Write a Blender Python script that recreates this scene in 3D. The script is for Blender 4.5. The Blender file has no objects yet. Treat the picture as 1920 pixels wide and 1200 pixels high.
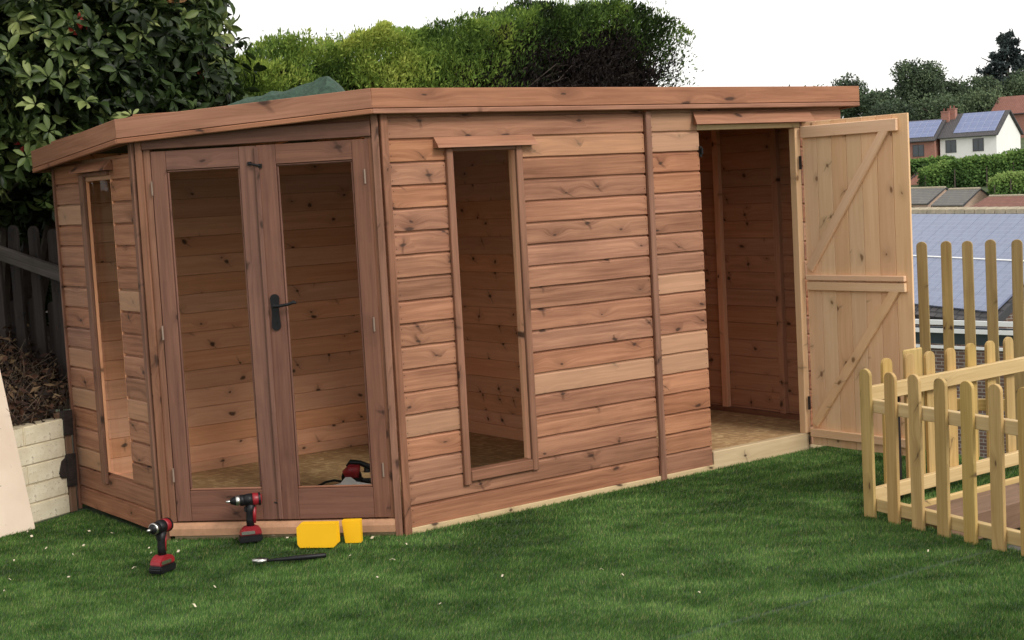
import bpy, bmesh, math, random
import numpy as np
from mathutils import Vector, Matrix, noise as mnoise

random.seed(11)
RNG = np.random.default_rng(7)
SC = bpy.context.scene
COL = SC.collection
rad = math.radians

# ------------------------------------------------------------------ camera
FPX = 2805.83
CAMP = Vector((-3.8255, -6.2250, 1.6691))
PITCH, ROLL, YAW = 0.0863, -0.0544, 0.6321
FW = Vector((math.sin(YAW) * math.cos(PITCH), math.cos(YAW) * math.cos(PITCH), -math.sin(PITCH)))
R0 = Vector((math.cos(YAW), -math.sin(YAW), 0))
U0 = R0.cross(FW)
RT = R0 * math.cos(ROLL) + U0 * math.sin(ROLL)
UP = U0 * math.cos(ROLL) - R0 * math.sin(ROLL)
cam_data = bpy.data.cameras.new("camera")
cam = bpy.data.objects.new("camera", cam_data)
COL.objects.link(cam)
cam_data.sensor_width = 36.0
cam_data.lens = FPX / 1920 * 36.0
cam_data.clip_start, cam_data.clip_end = 0.1, 6000
M = Matrix.Identity(4)
for i in range(3):
    M[i][0], M[i][1], M[i][2], M[i][3] = RT[i], UP[i], -FW[i], CAMP[i]
cam.matrix_world = M
SC.camera = cam

# ------------------------------------------------------------------ sky, sun, exposure
world = bpy.data.worlds.new("World")
SC.world = world
world.use_nodes = True
wn, wl = world.node_tree.nodes, world.node_tree.links
wn.clear()
SUN_EL, SUN_AZ = rad(38), rad(174)          # azimuth clockwise from +Y
w_out = wn.new("ShaderNodeOutputWorld")
w_bg = wn.new("ShaderNodeBackground"); w_bg.inputs["Strength"].default_value = 0.1
w_sky = wn.new("ShaderNodeTexSky"); w_sky.sky_type = 'NISHITA'; w_sky.sun_disc = False
w_sky.sun_elevation = SUN_EL; w_sky.sun_rotation = SUN_AZ
w_mix = wn.new("ShaderNodeMix"); w_mix.data_type = 'RGBA'; w_mix.inputs[0].default_value = 0.93
w_noise = wn.new("ShaderNodeTexNoise"); w_noise.inputs["Scale"].default_value = 1.6; w_noise.inputs["Detail"].default_value = 4
w_tc = wn.new("ShaderNodeTexCoord")
w_ramp = wn.new("ShaderNodeValToRGB")
w_ramp.color_ramp.elements[0].color = (0.88, 0.865, 0.84, 1)
w_ramp.color_ramp.elements[1].color = (1, 0.98, 0.95, 1)
w_mul = wn.new("ShaderNodeVectorMath"); w_mul.operation = 'SCALE'; w_mul.inputs[3].default_value = 11.5
wl.new(w_tc.outputs["Generated"], w_noise.inputs["Vector"])
wl.new(w_noise.outputs["Fac"], w_ramp.inputs[0])
wl.new(w_ramp.outputs[0], w_mul.inputs[0])
wl.new(w_sky.outputs[0], w_mix.inputs[6])
wl.new(w_mul.outputs[0], w_mix.inputs[7])
wl.new(w_mix.outputs[2], w_bg.inputs["Color"])
wl.new(w_bg.outputs[0], w_out.inputs[0])

sun_d = bpy.data.lights.new("sun", 'SUN'); sun_d.energy = 2.0; sun_d.angle = rad(18); sun_d.color = (1.0, 0.955, 0.9)
sun = bpy.data.objects.new("sun", sun_d); COL.objects.link(sun)
sv = Vector((math.sin(SUN_AZ) * math.cos(SUN_EL), math.cos(SUN_AZ) * math.cos(SUN_EL), math.sin(SUN_EL)))
sun.rotation_euler = (-sv).to_track_quat('-Z', 'Y').to_euler()
vs = SC.view_settings
vs.view_transform = 'Standard'; vs.look = 'None'; vs.exposure = 0.3; vs.gamma = 1.0; vs.use_curve_mapping = False
SC.cycles.max_bounces = 12
SC.cycles.diffuse_bounces = 8
SC.cycles.transparent_max_bounces = 24

# ------------------------------------------------------------------ helpers
def at(px, py, depth):
    return CAMP + (FW + RT * ((px - 960) / FPX) + UP * ((600 - py) / FPX)) * depth

def ground_pt(px, py, z=0.0):
    d = FW + RT * ((px - 960) / FPX) + UP * ((600 - py) / FPX)
    return CAMP + d * ((z - CAMP.z) / d.z)

def tag(o, label=None, cat=None, group=None, kind=None):
    if label: o["label"] = label
    if cat: o["category"] = cat
    if group: o["group"] = group
    if kind: o["kind"] = kind
    return o

def thing(name, label, cat, loc=(0, 0, 0), group=None):
    o = bpy.data.objects.new(name, None); COL.objects.link(o)
    o.empty_display_size = 0.1
    o.location = loc; o["_loc"] = tuple(loc)
    return tag(o, label, cat, group)

def root_loc(p):
    v = Vector((0, 0, 0))
    while p is not None:
        if "_loc" in p: v = Vector(p["_loc"]); break
        p = p.parent
    return v

def attach(o, parent):
    if parent is not None:
        o.parent = parent
        # parents below the thing carry their own matrices; keep the child's matrix in world terms
        o.matrix_parent_inverse = world_of(parent).inverted()
    return o

WORLD = {}
def world_of(o):
    if o.name in WORLD: return WORLD[o.name]
    return Matrix.Translation(Vector(o["_loc"])) if "_loc" in o else Matrix.Identity(4)

def link(name, me, mat, parent=None, mw=None, mats=None):
    o = bpy.data.objects.new(name, me); COL.objects.link(o)
    if len(me.materials) == 0:
        for m_ in (mats or [mat]): me.materials.append(m_)
    if mw is None: mw = Matrix.Identity(4)
    attach(o, parent)
    o.matrix_basis = mw
    WORLD[o.name] = mw
    return o

def sub_empty(name, parent, mw=None):
    o = bpy.data.objects.new(name, None); COL.objects.link(o); o.empty_display_size = 0.1
    attach(o, parent)
    o.matrix_basis = mw or Matrix.Identity(4)
    WORLD[o.name] = o.matrix_basis.copy()
    return o

class MB:
    """collects verts / faces for one mesh"""
    def __init__(s): s.v, s.f, s.m = [], [], []
    def add(s, vs_, fs_, mi=0, mw=None):
        b = len(s.v)
        s.v += [tuple(mw @ Vector(v)) if mw else tuple(v) for v in vs_]
        s.f += [tuple(b + i for i in f) for f in fs_]
        s.m += [mi] * len(fs_)
    def box(s, a, b, mi=0, mw=None):
        x0, y0, z0 = a; x1, y1, z1 = b
        s.add([(x0, y0, z0), (x1, y0, z0), (x1, y1, z0), (x0, y1, z0), (x0, y0, z1), (x1, y0, z1), (x1, y1, z1), (x0, y1, z1)],
              [(0, 3, 2, 1), (4, 5, 6, 7), (0, 1, 5, 4), (1, 2, 6, 5), (2, 3, 7, 6), (3, 0, 4, 7)], mi, mw)
    def prism(s, poly, y0, y1, mi=0, mw=None):
        """poly in (x,z), extruded along y"""
        n = len(poly)
        vs_ = [(x, y0, z) for x, z in poly] + [(x, y1, z) for x, z in poly]
        fs_ = [tuple(range(n)), tuple(range(2 * n - 1, n - 1, -1))]
        fs_ += [(i, i + n, (i + 1) % n + n, (i + 1) % n) for i in range(n)]
        s.add(vs_, fs_, mi, mw)
    def tube(s, pts, rads, n=8, mi=0, mw=None, caps=True):
        pts = [Vector(p) for p in pts]
        vs_, fs_ = [], []
        for k, p in enumerate(pts):
            t = (pts[min(k + 1, len(pts) - 1)] - pts[max(k - 1, 0)]).normalized()
            a = t.orthogonal().normalized() if k == 0 else (a - t * a.dot(t)).normalized()
            b = t.cross(a); r = rads[k] if hasattr(rads, '__len__') else rads
            for j in range(n):
                an = 2 * math.pi * j / n
                vs_.append(tuple(p + (a * math.cos(an) + b * math.sin(an)) * r))
        for k in range(len(pts) - 1):
            for j in range(n):
                fs_.append((k * n + j, k * n + (j + 1) % n, (k + 1) * n + (j + 1) % n, (k + 1) * n + j))
        if caps:
            fs_.append(tuple(range(n - 1, -1, -1))); fs_.append(tuple((len(pts) - 1) * n + j for j in range(n)))
        s.add(vs_, fs_, mi, mw)
    def mesh(s, name, smooth=False, bevel=0):
        me = bpy.data.meshes.new(name); me.from_pydata(s.v, [], s.f)
        me.polygons.foreach_set("material_index", s.m)
        if bevel:
            bm = bmesh.new(); bm.from_mesh(me)
            bmesh.ops.recalc_face_normals(bm, faces=bm.faces)
            bmesh.ops.bevel(bm, geom=[e for e in bm.edges if len(e.link_faces) == 2 and e.calc_face_angle(0) > 0.5], offset=bevel, segments=2, affect='EDGES', clamp_overlap=True)
            bm.to_mesh(me); bm.free()
        else:
            bm = bmesh.new(); bm.from_mesh(me); bmesh.ops.recalc_face_normals(bm, faces=bm.faces); bm.to_mesh(me); bm.free()
        if smooth:
            me.polygons.foreach_set("use_smooth", [True] * len(me.polygons))
        me.update()
        return me
    def build(s, name, mat, parent=None, mats=None, smooth=False, bevel=0, mw=None):
        """vertices are in world terms (before mw)"""
        return link(name, s.mesh(name, smooth, bevel), mat, parent, mw, mats)

# ---- plank meshes: local x = length, -y = face, z = width
_cache = {}
def plank_mesh(L, W, T, mat, bev=0.002, kind='box'):
    key = (round(L, 3), round(W, 3), round(T, 3), mat.name, bev, kind)
    if key in _cache: return _cache[key]
    me = bpy.data.meshes.new("plank")
    if kind == 'shiplap':
        prof = [(T, 0.0), (0.0015, 0.0), (0.0, 0.002), (0.0, W * 0.845), (0.0016, W * 0.875), (0.0050, W * 0.90), (0.0125, W * 0.915), (0.0125, W + 0.004), (T, W + 0.004)]
        n = len(prof)
        nx = 5
        vs_, fs_ = [], []
        for k in range(nx + 1):
            x = L * k / nx
            bow = 0.0008 * math.sin(k * 2.1 + L * 7)
            vs_ += [(x, y + (bow if y < 0.01 else 0), z + bow * 0.8) for y, z in prof]
        for k in range(nx):
            for j in range(n):
                a = k * n + j; b = k * n + (j + 1) % n
                fs_.append((a, b, b + n, a + n))
        fs_.append(tuple(range(n))); fs_.append(tuple(nx * n + j for j in reversed(range(n))))
        me.from_pydata(vs_, [], fs_)
        bm = bmesh.new(); bm.from_mesh(me); bmesh.ops.recalc_face_normals(bm, faces=bm.faces); bm.to_mesh(me); bm.free()
    else:
        bm = bmesh.new()
        bmesh.ops.create_cube(bm, size=1)
        for v in bm.verts:
            v.co = Vector(((v.co.x + .5) * L, (v.co.y + .5) * T, (v.co.z + .5) * W))
        if bev:
            bmesh.ops.bevel(bm, geom=list(bm.edges), offset=min(bev, T * .4, W * .4), segments=1, affect='EDGES')
        bm.to_mesh(me); bm.free()
    me.materials.append(mat)
    _cache[key] = me
    return me

def frame(x, y, ang, z=0.0):
    return Matrix.Translation((x, y, z)) @ Matrix.Rotation(rad(ang), 4, 'Z')
VERT = Matrix.Rotation(rad(-90), 4, 'Y')     # local x -> up, local z -> -x

def hplank(name, parent, fr, x, z, L, W, T, mat, y=0.0, bev=0.002, kind='box', tilt=0.0, jit=0.0):
    mw = fr @ Matrix.Translation((x, y + random.uniform(-jit, jit), z)) @ Matrix.Rotation(tilt, 4, 'Y')
    return link(name, plank_mesh(L, W, T, mat, bev, kind), mat, parent, mw)

def vplank(name, parent, fr, x, z, H, W, T, mat, y=0.0, bev=0.002, jit=0.0):
    """upright plank whose left edge is at x, bottom at z"""
    mw = fr @ Matrix.Translation((x + W, y + random.uniform(-jit, jit), z)) @ VERT
    return link(name, plank_mesh(H, W, T, mat, bev), mat, parent, mw)

def bar(name, parent, p0, p1, W, T, mat, up=Vector((0, 0, 1)), bev=0.002, face=None):
    """plank from p0 to p1; width measured along 'up', thickness away from the face side"""
    p0, p1 = Vector(p0), Vector(p1)
    x = (p1 - p0).normalized(); y = up.cross(x).normalized(); z = x.cross(y)
    mw = Matrix.Identity(4)
    for i in range(3): mw[i][0], mw[i][1], mw[i][2], mw[i][3] = x[i], y[i], z[i], p0[i]
    return link(name, plank_mesh((p1 - p0).length, W, T, mat, bev), mat, parent, mw)

# ------------------------------------------------------------------ materials
def new_mat(name):
    m = bpy.data.materials.new(name); m.use_nodes = True
    nt = m.node_tree; b = nt.nodes["Principled BSDF"]
    return m, nt, b

class N:
    def __init__(s, nt): s.nt = nt
    def n(s, t, **kw):
        o = s.nt.nodes.new(t)
        for k, v in kw.items(): setattr(o, k, v)
        return o
    def l(s, a, b): s.nt.links.new(a, b)
    def math(s, op, a, b=None, c=None, clamp=False):
        o = s.n("ShaderNodeMath", operation=op, use_clamp=clamp)
        for i, v in enumerate((a, b, c)):
            if v is None: continue
            if isinstance(v, (int, float)): o.inputs[i].default_value = v
            else: s.l(v, o.inputs[i])
        return o.outputs[0]
    def mix(s, f, a, b, blend='MIX'):
        o = s.n("ShaderNodeMix", data_type='RGBA', blend_type=blend)
        for i, v in ((0, f), (6, a), (7, b)):
            if isinstance(v, (int, float)): o.inputs[i].default_value = v
            elif isinstance(v, (tuple, list)): o.inputs[i].default_value = (*v[:3], 1)
            else: s.l(v, o.inputs[i])
        return o.outputs[2]
    def noise(s, vec, scale, detail=4, rough=.55, dist=0):
        o = s.n("ShaderNodeTexNoise"); o.inputs["Scale"].default_value = scale
        o.inputs["Detail"].default_value = detail; o.inputs["Roughness"].default_value = rough; o.inputs["Distortion"].default_value = dist
        if vec is not None: s.l(vec, o.inputs["Vector"])
        return o.outputs["Fac"]
    def mapr(s, v, a, b, c=0., d=1.):
        o = s.n("ShaderNodeMapRange"); o.clamp = True
        for i, q in enumerate((v, a, b, c, d)):
            if isinstance(q, (int, float)): o.inputs[i].default_value = q
            else: s.l(q, o.inputs[i])
        return o.outputs[0]
    def vmul(s, v, xyz):
        o = s.n("ShaderNodeVectorMath", operation='MULTIPLY'); s.l(v, o.inputs[0]); o.inputs[1].default_value = xyz
        return o.outputs[0]
    def bump(s, h, strength, dist, b):
        o = s.n("ShaderNodeBump"); o.inputs["Strength"].default_value = strength; o.inputs["Distance"].default_value = dist
        s.l(h, o.inputs["Height"]); s.l(o.outputs[0], b.inputs["Normal"])

def wood(name, light, dark, knot=(0.045, 0.02, 0.012), knots=0.5, var=0.22, rough=0.62, grain=1.0, stain=0.25, ks=(4.2, 6.0, 9.5), hue=0.0015, pale=None):
    m, nt, b = new_mat(name); g = N(nt)
    tc = g.n("ShaderNodeTexCoord"); oi = g.n("ShaderNodeObjectInfo")
    off = g.n("ShaderNodeCombineXYZ")
    g.l(g.math('MULTIPLY', oi.outputs["Random"], 37.0), off.inputs[0])
    g.l(g.math('MULTIPLY', oi.outputs["Random"], 91.0), off.inputs[1])
    g.l(g.math('MULTIPLY', oi.outputs["Random"], 53.0), off.inputs[2])
    ad = g.n("ShaderNodeVectorMath", operation='ADD'); g.l(tc.outputs["Object"], ad.inputs[0]); g.l(off.outputs[0], ad.inputs[1])
    p = ad.outputs[0]
    vo = g.n("ShaderNodeTexVoronoi", feature='F1', voronoi_dimensions='2D'); vo.inputs["Scale"].default_value = 1.0; vo.inputs["Randomness"].default_value = 0.9
    wob = g.n("ShaderNodeTexNoise"); wob.inputs["Scale"].default_value = 9; g.l(p, wob.inputs["Vector"])
    wsub = g.n("ShaderNodeVectorMath", operation='MULTIPLY_ADD'); g.l(wob.outputs["Color"], wsub.inputs[0]); wsub.inputs[1].default_value = (.075, .02, .05); g.l(p, wsub.inputs[2])
    kx = g.n("ShaderNodeSeparateXYZ"); g.l(g.vmul(wsub.outputs[0], ks), kx.inputs[0])
    kc = g.n("ShaderNodeCombineXYZ"); g.l(kx.outputs[0], kc.inputs[0]); g.l(kx.outputs[2], kc.inputs[1])
    g.l(kc.outputs[0], vo.inputs["Vector"])
    sep = g.n("ShaderNodeSeparateColor"); g.l(vo.outputs["Color"], sep.inputs[0])
    on = g.math('GREATER_THAN', sep.outputs[0], 1 - knots)
    size = g.mapr(sep.outputs[1], 0, 1, .04, .115)
    d = vo.outputs["Distance"]
    kn = g.math('MULTIPLY', g.mapr(g.math('DIVIDE', d, size), .55, 1.1, 1, 0), on)
    halo = g.math('MULTIPLY', g.mapr(d, .08, .55, 1, 0), on)
    # grain pulled around the knots
    sx = g.n("ShaderNodeSeparateXYZ"); g.l(p, sx.inputs[0])
    zz = g.math('ADD', sx.outputs[2], g.math('MULTIPLY', g.math('POWER', halo, 2.0), .032))
    cv = g.n("ShaderNodeCombineXYZ"); g.l(g.math('MULTIPLY', sx.outputs[0], 1.6), cv.inputs[0]); g.l(g.math('MULTIPLY', sx.outputs[1], 30), cv.inputs[1]); g.l(g.math('MULTIPLY', zz, 46), cv.inputs[2])
    g1 = g.noise(cv.outputs[0], 1.0, 5, .6, .35)
    g2 = g.noise(g.vmul(cv.outputs[0], (4, 4, 4.5)), 1.0, 3, .6)
    br = g.noise(g.vmul(p, (1.3, 5, 6)), 1.0, 3, .5)
    patch = g.noise(g.vmul(p, (3, 3, 4)), 1.0, 5, .6)
    f = g.math('ADD', g.math('MULTIPLY', g1, .55), g.math('ADD', g.math('MULTIPLY', g2, .2), g.math('MULTIPLY', br, .25)))
    f = g.mapr(f, .38, .62)
    c = g.mix(g.math('MULTIPLY', f, grain, clamp=True), dark, light)
    c = g.mix(g.math('MULTIPLY', g.mapr(patch, .52, .75), stain), c, tuple(q * .45 for q in dark))
    c = g.mix(g.math('MULTIPLY', g.math('POWER', halo, 2.6), .42), c, tuple(q * .6 for q in dark))
    # spike knots: a slanting dark streak through some of the knots
    rel = g.n("ShaderNodeVectorMath", operation='SUBTRACT'); g.l(kc.outputs[0], rel.inputs[0]); g.l(vo.outputs["Position"], rel.inputs[1])
    rs = g.n("ShaderNodeSeparateXYZ"); g.l(rel.outputs[0], rs.inputs[0])
    sl = g.math('ABSOLUTE', g.math('ADD', g.math('MULTIPLY', rs.outputs[0], 1.0), g.math('MULTIPLY', rs.outputs[1], g.mapr(sep.outputs[2], 0, 1, -.9, .9))))
    spike = g.math('MULTIPLY', g.math('MULTIPLY', g.mapr(sl, .012, .05, 1, 0), g.mapr(d, .2, .42, 1, 0)), g.math('MULTIPLY', on, g.math('GREATER_THAN', sep.outputs[2], .45)))
    c = g.mix(g.math('MULTIPLY', spike, .7), c, tuple(q * .5 for q in dark))
    c = g.mix(g.math('MULTIPLY', kn, .88), c, knot)
    hs = g.n("ShaderNodeHueSaturation"); g.l(c, hs.inputs["Color"])
    wn_ = g.n("ShaderNodeTexWhiteNoise", noise_dimensions='1D'); g.l(g.math('MULTIPLY', oi.outputs["Random"], 517.3), wn_.inputs["W"])
    g.l(g.mapr(wn_.outputs["Value"], 0, 1, 1 - var, 1 + var), hs.inputs["Value"])
    g.l(g.mapr(oi.outputs["Random"], 0, 1, .5 - hue, .5 + hue), hs.inputs["Hue"])
    w2 = g.n("ShaderNodeTexWhiteNoise", noise_dimensions='1D'); g.l(g.math('MULTIPLY', oi.outputs["Random"], 1311.7), w2.inputs["W"])
    g.l(g.mapr(w2.outputs["Value"], 0, 1, .93, 1.04), hs.inputs["Saturation"])
    colr = hs.outputs[0]
    if pale:      # now and then a board that took the stain badly
        w3 = g.n("ShaderNodeTexWhiteNoise", noise_dimensions='1D'); g.l(g.math('MULTIPLY', oi.outputs["Random"], 2711.9), w3.inputs["W"])
        pm_ = g.mix(.5, colr, pale)
        colr = g.mix(g.math('MULTIPLY', g.mapr(w3.outputs["Value"], .80, .86), .8), colr, pm_)
    g.l(colr, b.inputs["Base Color"])
    b.inputs["Roughness"].default_value = rough
    b.inputs["Specular IOR Level"].default_value = .3
    h = g.math('SUBTRACT', g1, g.math('MULTIPLY', kn, .4))
    g.bump(h, .35, .0015, b)
    return m

def plain(name, col, rough=.6, var=.1, scale=8, metal=0, spec=.4, bump=0):
    m, nt, b = new_mat(name); g = N(nt)
    tc = g.n("ShaderNodeTexCoord")
    n1 = g.noise(tc.outputs["Object"], scale, 5, .6)
    c = g.mix(g.mapr(n1, .3, .7), tuple(q * (1 - var) for q in col), tuple(min(1, q * (1 + var)) for q in col))
    g.l(c, b.inputs["Base Color"]); b.inputs["Roughness"].default_value = rough; b.inputs["Metallic"].default_value = metal
    b.inputs["Specular IOR Level"].default_value = spec
    if bump: g.bump(n1, bump, .01, b)
    return m

MAT = {}
MAT['clad'] = wood("stained_cladding", (0.405, 0.190, 0.105), (0.205, 0.082, 0.042), knots=.40, var=.15, pale=(.56, .35, .21))
MAT['trim'] = wood("stained_trim", (0.27, 0.125, 0.074), (0.145, 0.062, 0.034), knots=.35, var=.12, stain=.35)
MAT['fascia'] = wood("stained_fascia", (0.37, 0.168, 0.094), (0.225, 0.092, 0.048), knots=.4, var=.06, ks=(2.4, 5, 7.5), stain=.15)
MAT['doorw'] = wood("stained_door_frame", (0.205, 0.095, 0.062), (0.12, 0.052, 0.034), knots=.25, var=.05, stain=.45, hue=.001)
MAT['inner'] = wood("inside_boards", (0.82, 0.42, 0.245), (0.66, 0.305, 0.165), knots=.45, var=.09, ks=(5.5, 6, 8), stain=.12, hue=.0004)
MAT['inner_shaded'] = wood("shaded_store_room_boards", (0.46, 0.225, 0.125), (0.34, 0.150, 0.078), knots=.4, var=.09, ks=(5.5, 6, 8), stain=.15, hue=.0004)  # inside boards again, darkened: the store room's shade put into the colour
MAT['raw'] = wood("untreated_pine", (0.78, 0.52, 0.315), (0.69, 0.435, 0.24), knot=(.20, .10, .045), knots=.3, var=.05, stain=.06, ks=(6, 6, 8.5), hue=.006)
MAT['rawstrip'] = wood("untreated_bearer", (0.60, 0.46, 0.27), (0.46, 0.33, 0.18), knots=.2, var=.06, stain=.15)
MAT['picket'] = wood("pale_picket", (0.50, 0.335, 0.125), (0.34, 0.215, 0.068), knot=(.1, .055, .025), knots=.28, var=.08, stain=.12, ks=(4.5, 6, 10), hue=.006)
MAT['picketrail'] = wood("pale_rail", (0.58, 0.42, 0.20), (0.44, 0.30, 0.125), knots=.2, var=.06, stain=.08)
MAT['tall'] = wood("tall_picket", (0.43, 0.31, 0.125), (0.28, 0.185, 0.07), knots=.3, var=.22, stain=.3)
MAT['oldfence'] = wood("weathered_fence", (0.042, 0.031, 0.026), (0.016, 0.012, 0.011), knots=.2, var=.2, stain=.4, rough=.85)
MAT['oldrail'] = wood("weathered_rail", (0.10, 0.082, 0.07), (0.035, 0.028, 0.024), knots=.2, var=.1, stain=.6, rough=.85)
MAT['sleeper'] = wood("brown_sleeper", (0.24, 0.14, 0.085), (0.15, 0.085, 0.05), knots=.15, var=.1, stain=.3)
MAT['dark'] = plain("dark_nail_iron", (.03, .022, .02), .5, .2, metal=.3)
MAT['black'] = plain("black_plastic", (.008, .008, .009), .45, .3, 30, spec=.25)
MAT['hinge'] = plain("dull_hinge", (.30, .22, .17), .5, .2, metal=.5)
MAT['red'] = plain("red_plastic", (.24, .012, .018), .4, .15, 20)
MAT['silver'] = plain("bright_steel", (.62, .61, .58), .3, .1, 30, metal=1)
MAT['yellow'] = plain("yellow_plastic", (.85, .47, .008), .5, .04, 6)
MAT['white'] = plain("white_plastic", (.75, .75, .76), .45, .05, 6)
MAT['soil'] = plain("soil", (.045, .03, .02), .95, .5, 22, bump=.8)

def mat_osb():
    m, nt, b = new_mat("osb_floor"); g = N(nt)
    tc = g.n("ShaderNodeTexCoord")
    v = g.n("ShaderNodeTexVoronoi"); v.inputs["Scale"].default_value = 1; g.l(g.vmul(tc.outputs["Object"], (16, 42, 10)), v.inputs["Vector"])
    v2 = g.n("ShaderNodeTexVoronoi"); v2.inputs["Scale"].default_value = 1; g.l(g.vmul(tc.outputs["Object"], (38, 14, 10)), v2.inputs["Vector"])
    s1 = g.n("ShaderNodeSeparateColor"); g.l(v.outputs["Color"], s1.inputs[0])
    s2 = g.n("ShaderNodeSeparateColor"); g.l(v2.outputs["Color"], s2.inputs[0])
    f = g.math('MULTIPLY', g.math('ADD', s1.outputs[0], s2.outputs[1]), .5)
    r = g.n("ShaderNodeValToRGB"); g.l(f, r.inputs[0])
    e = r.color_ramp.elements
    e[0].color = (.30, .17, .08, 1); e[1].color = (.66, .46, .24, 1)
    k = r.color_ramp.elements.new(.5); k.color = (.42, .26, .12, 1)
    g.l(r.outputs[0], b.inputs["Base Color"]); b.inputs["Roughness"].default_value = .7
    g.bump(f, .3, .002, b)
    return m
MAT['osb'] = mat_osb()

def mat_glass():
    m, nt, b = new_mat("thin_glazing"); g = N(nt)
    nt.nodes.remove(b)
    out = nt.nodes["Material Output"]
    tr = g.n("ShaderNodeBsdfTransparent"); tr.inputs[0].default_value = (.95, .96, .95, 1)
    gl = g.n("ShaderNodeBsdfGlossy"); gl.inputs["Roughness"].default_value = .04
    fr = g.n("ShaderNodeFresnel"); fr.inputs[0].default_value = 1.12
    ms = g.n("ShaderNodeMixShader")
    ge = g.n("ShaderNodeNewGeometry")
    g.l(g.math('MULTIPLY', fr.outputs[0], g.math('SUBTRACT', 1.0, ge.outputs["Backfacing"])), ms.inputs[0]); g.l(tr.outputs[0], ms.inputs[1]); g.l(gl.outputs[0], ms.inputs[2]); g.l(ms.outputs[0], out.inputs[0])
    return m
MAT['glass'] = mat_glass()

def mat_leaf(name, cols, trans=.25, rough=.45, spec=.4):
    """colour picked by the 'tint' attribute of every leaf"""
    m, nt, b = new_mat(name); g = N(nt)
    at_ = g.n("ShaderNodeAttribute"); at_.attribute_name = "tint"
    oi = g.n("ShaderNodeObjectInfo")
    r = g.n("ShaderNodeValToRGB"); g.l(at_.outputs["Fac"], r.inputs[0])
    e = r.color_ramp.elements
    e[0].position, e[0].color = cols[0][0], (*cols[0][1], 1)
    e[1].position, e[1].color = cols[-1][0], (*cols[-1][1], 1)
    for p_, c_ in cols[1:-1]:
        k = e.new(p_); k.color = (*c_, 1)
    g.l(r.outputs[0], b.inputs["Base Color"]); b.inputs["Roughness"].default_value = rough
    b.inputs["Specular IOR Level"].default_value = spec
    t = g.n("ShaderNodeBsdfTranslucent"); g.l(r.outputs[0], t.inputs[0])
    ms = g.n("ShaderNodeMixShader"); ms.inputs[0].default_value = trans
    g.l(b.outputs[0], ms.inputs[1]); g.l(t.outputs[0], ms.inputs[2]); g.l(ms.outputs[0], nt.nodes["Material Output"].inputs[0])
    return m

# ------------------------------------------------------------------ numpy leaf clouds
def np_mesh(name, V, F, tint, mat):
    me = bpy.data.meshes.new(name)
    nv, nf, k = len(V), len(F), F.shape[1]
    me.vertices.add(nv); me.vertices.foreach_set("co", V.astype(np.float32).ravel())
    me.loops.add(nf * k); me.loops.foreach_set("vertex_index", F.astype(np.int32).ravel())
    me.polygons.add(nf); me.polygons.foreach_set("loop_start", np.arange(0, nf * k, k, dtype=np.int32))
    try: me.polygons.foreach_set("loop_total", np.full(nf, k, dtype=np.int32))
    except Exception: pass
    me.update(calc_edges=True)
    a = me.attributes.new("tint", 'FLOAT', 'POINT'); a.data.foreach_set("value", tint.astype(np.float32))
    me.materials.append(mat)
    return me

def unit(v): return v / np.maximum(np.linalg.norm(v, axis=1, keepdims=True), 1e-9)

def leaf_arrays(P, D, Nn, L, W, fold=.25, tint=None):
    """leaf: base P, axis D, surface normal N; 5 verts, 4 tris (folded diamond with a tip droop)"""
    n = len(P); D = unit(D); S = unit(np.cross(D, Nn)); Nn = np.cross(S, D)
    L = np.broadcast_to(L, (n,))[:, None]; W = np.broadcast_to(W, (n,))[:, None]
    v0 = P; vm = P + D * L * .5 + Nn * W * 0.0
    v1 = P + D * L * .48 + S * W * .5 + Nn * W * fold; v2 = P + D * L * .48 - S * W * .5 + Nn * W * fold
    v3 = P + D * L - Nn * L * .12
    V = np.stack([v0, v1, v3, v2, vm], 1).reshape(-1, 3)
    b = np.arange(n)[:, None] * 5
    F = np.concatenate([b + np.array([[0, 1, 4]]), b + np.array([[1, 2, 4]]), b + np.array([[2, 3, 4]]), b + np.array([[3, 0, 4]])], 0)
    t = np.repeat(tint if tint is not None else RNG.random(n), 5)
    return V, F, t

def round_leaf_arrays(P, D, Nn, L, W, fold=.2, tint=None):
    n = len(P); D = unit(D); S = unit(np.cross(D, Nn)); Nn = np.cross(S, D)
    L = np.broadcast_to(L, (n,))[:, None]; W = np.broadcast_to(W, (n,))[:, None]
    prof = [(0, 0, 0), (.28, .40, fold * .8), (.62, .50, fold), (.88, .26, fold * .3), (1, 0, -.1), (.88, -.26, fold * .3), (.62, -.50, fold), (.28, -.40, fold * .8), (.32, 0, 0), (.7, 0, 0)]
    V = np.stack([P + D * L * a + S * W * b + Nn * (W * c if c > 0 else L * c) for a, b, c in prof], 1).reshape(-1, 3)
    tri = [(0, 1, 8), (1, 2, 9), (1, 9, 8), (2, 3, 9), (3, 4, 9), (4, 5, 9), (5, 6, 9), (6, 7, 9), (7, 8, 9), (7, 0, 8)]
    b_ = np.arange(n)[:, None] * 10
    F = np.concatenate([b_ + np.array([t]) for t in tri], 0)
    return V, F, np.repeat(tint if tint is not None else RNG.random(n), 10)

def quad_arrays(P, D, Nn, L, W, tint=None):
    n = len(P); D = unit(D); S = unit(np.cross(D, Nn))
    L = np.broadcast_to(L, (n,))[:, None]; W = np.broadcast_to(W, (n,))[:, None]
    V = np.stack([P, P + D * L * .55 + S * W * .5, P + D * L, P + D * L * .55 - S * W * .5], 1).reshape(-1, 3)
    b = np.arange(n)[:, None] * 4
    F = np.concatenate([b + np.array([[0, 1, 2]]), b + np.array([[0, 2, 3]])], 0)
    return V, F, np.repeat(tint if tint is not None else RNG.random(n), 4)

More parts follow.
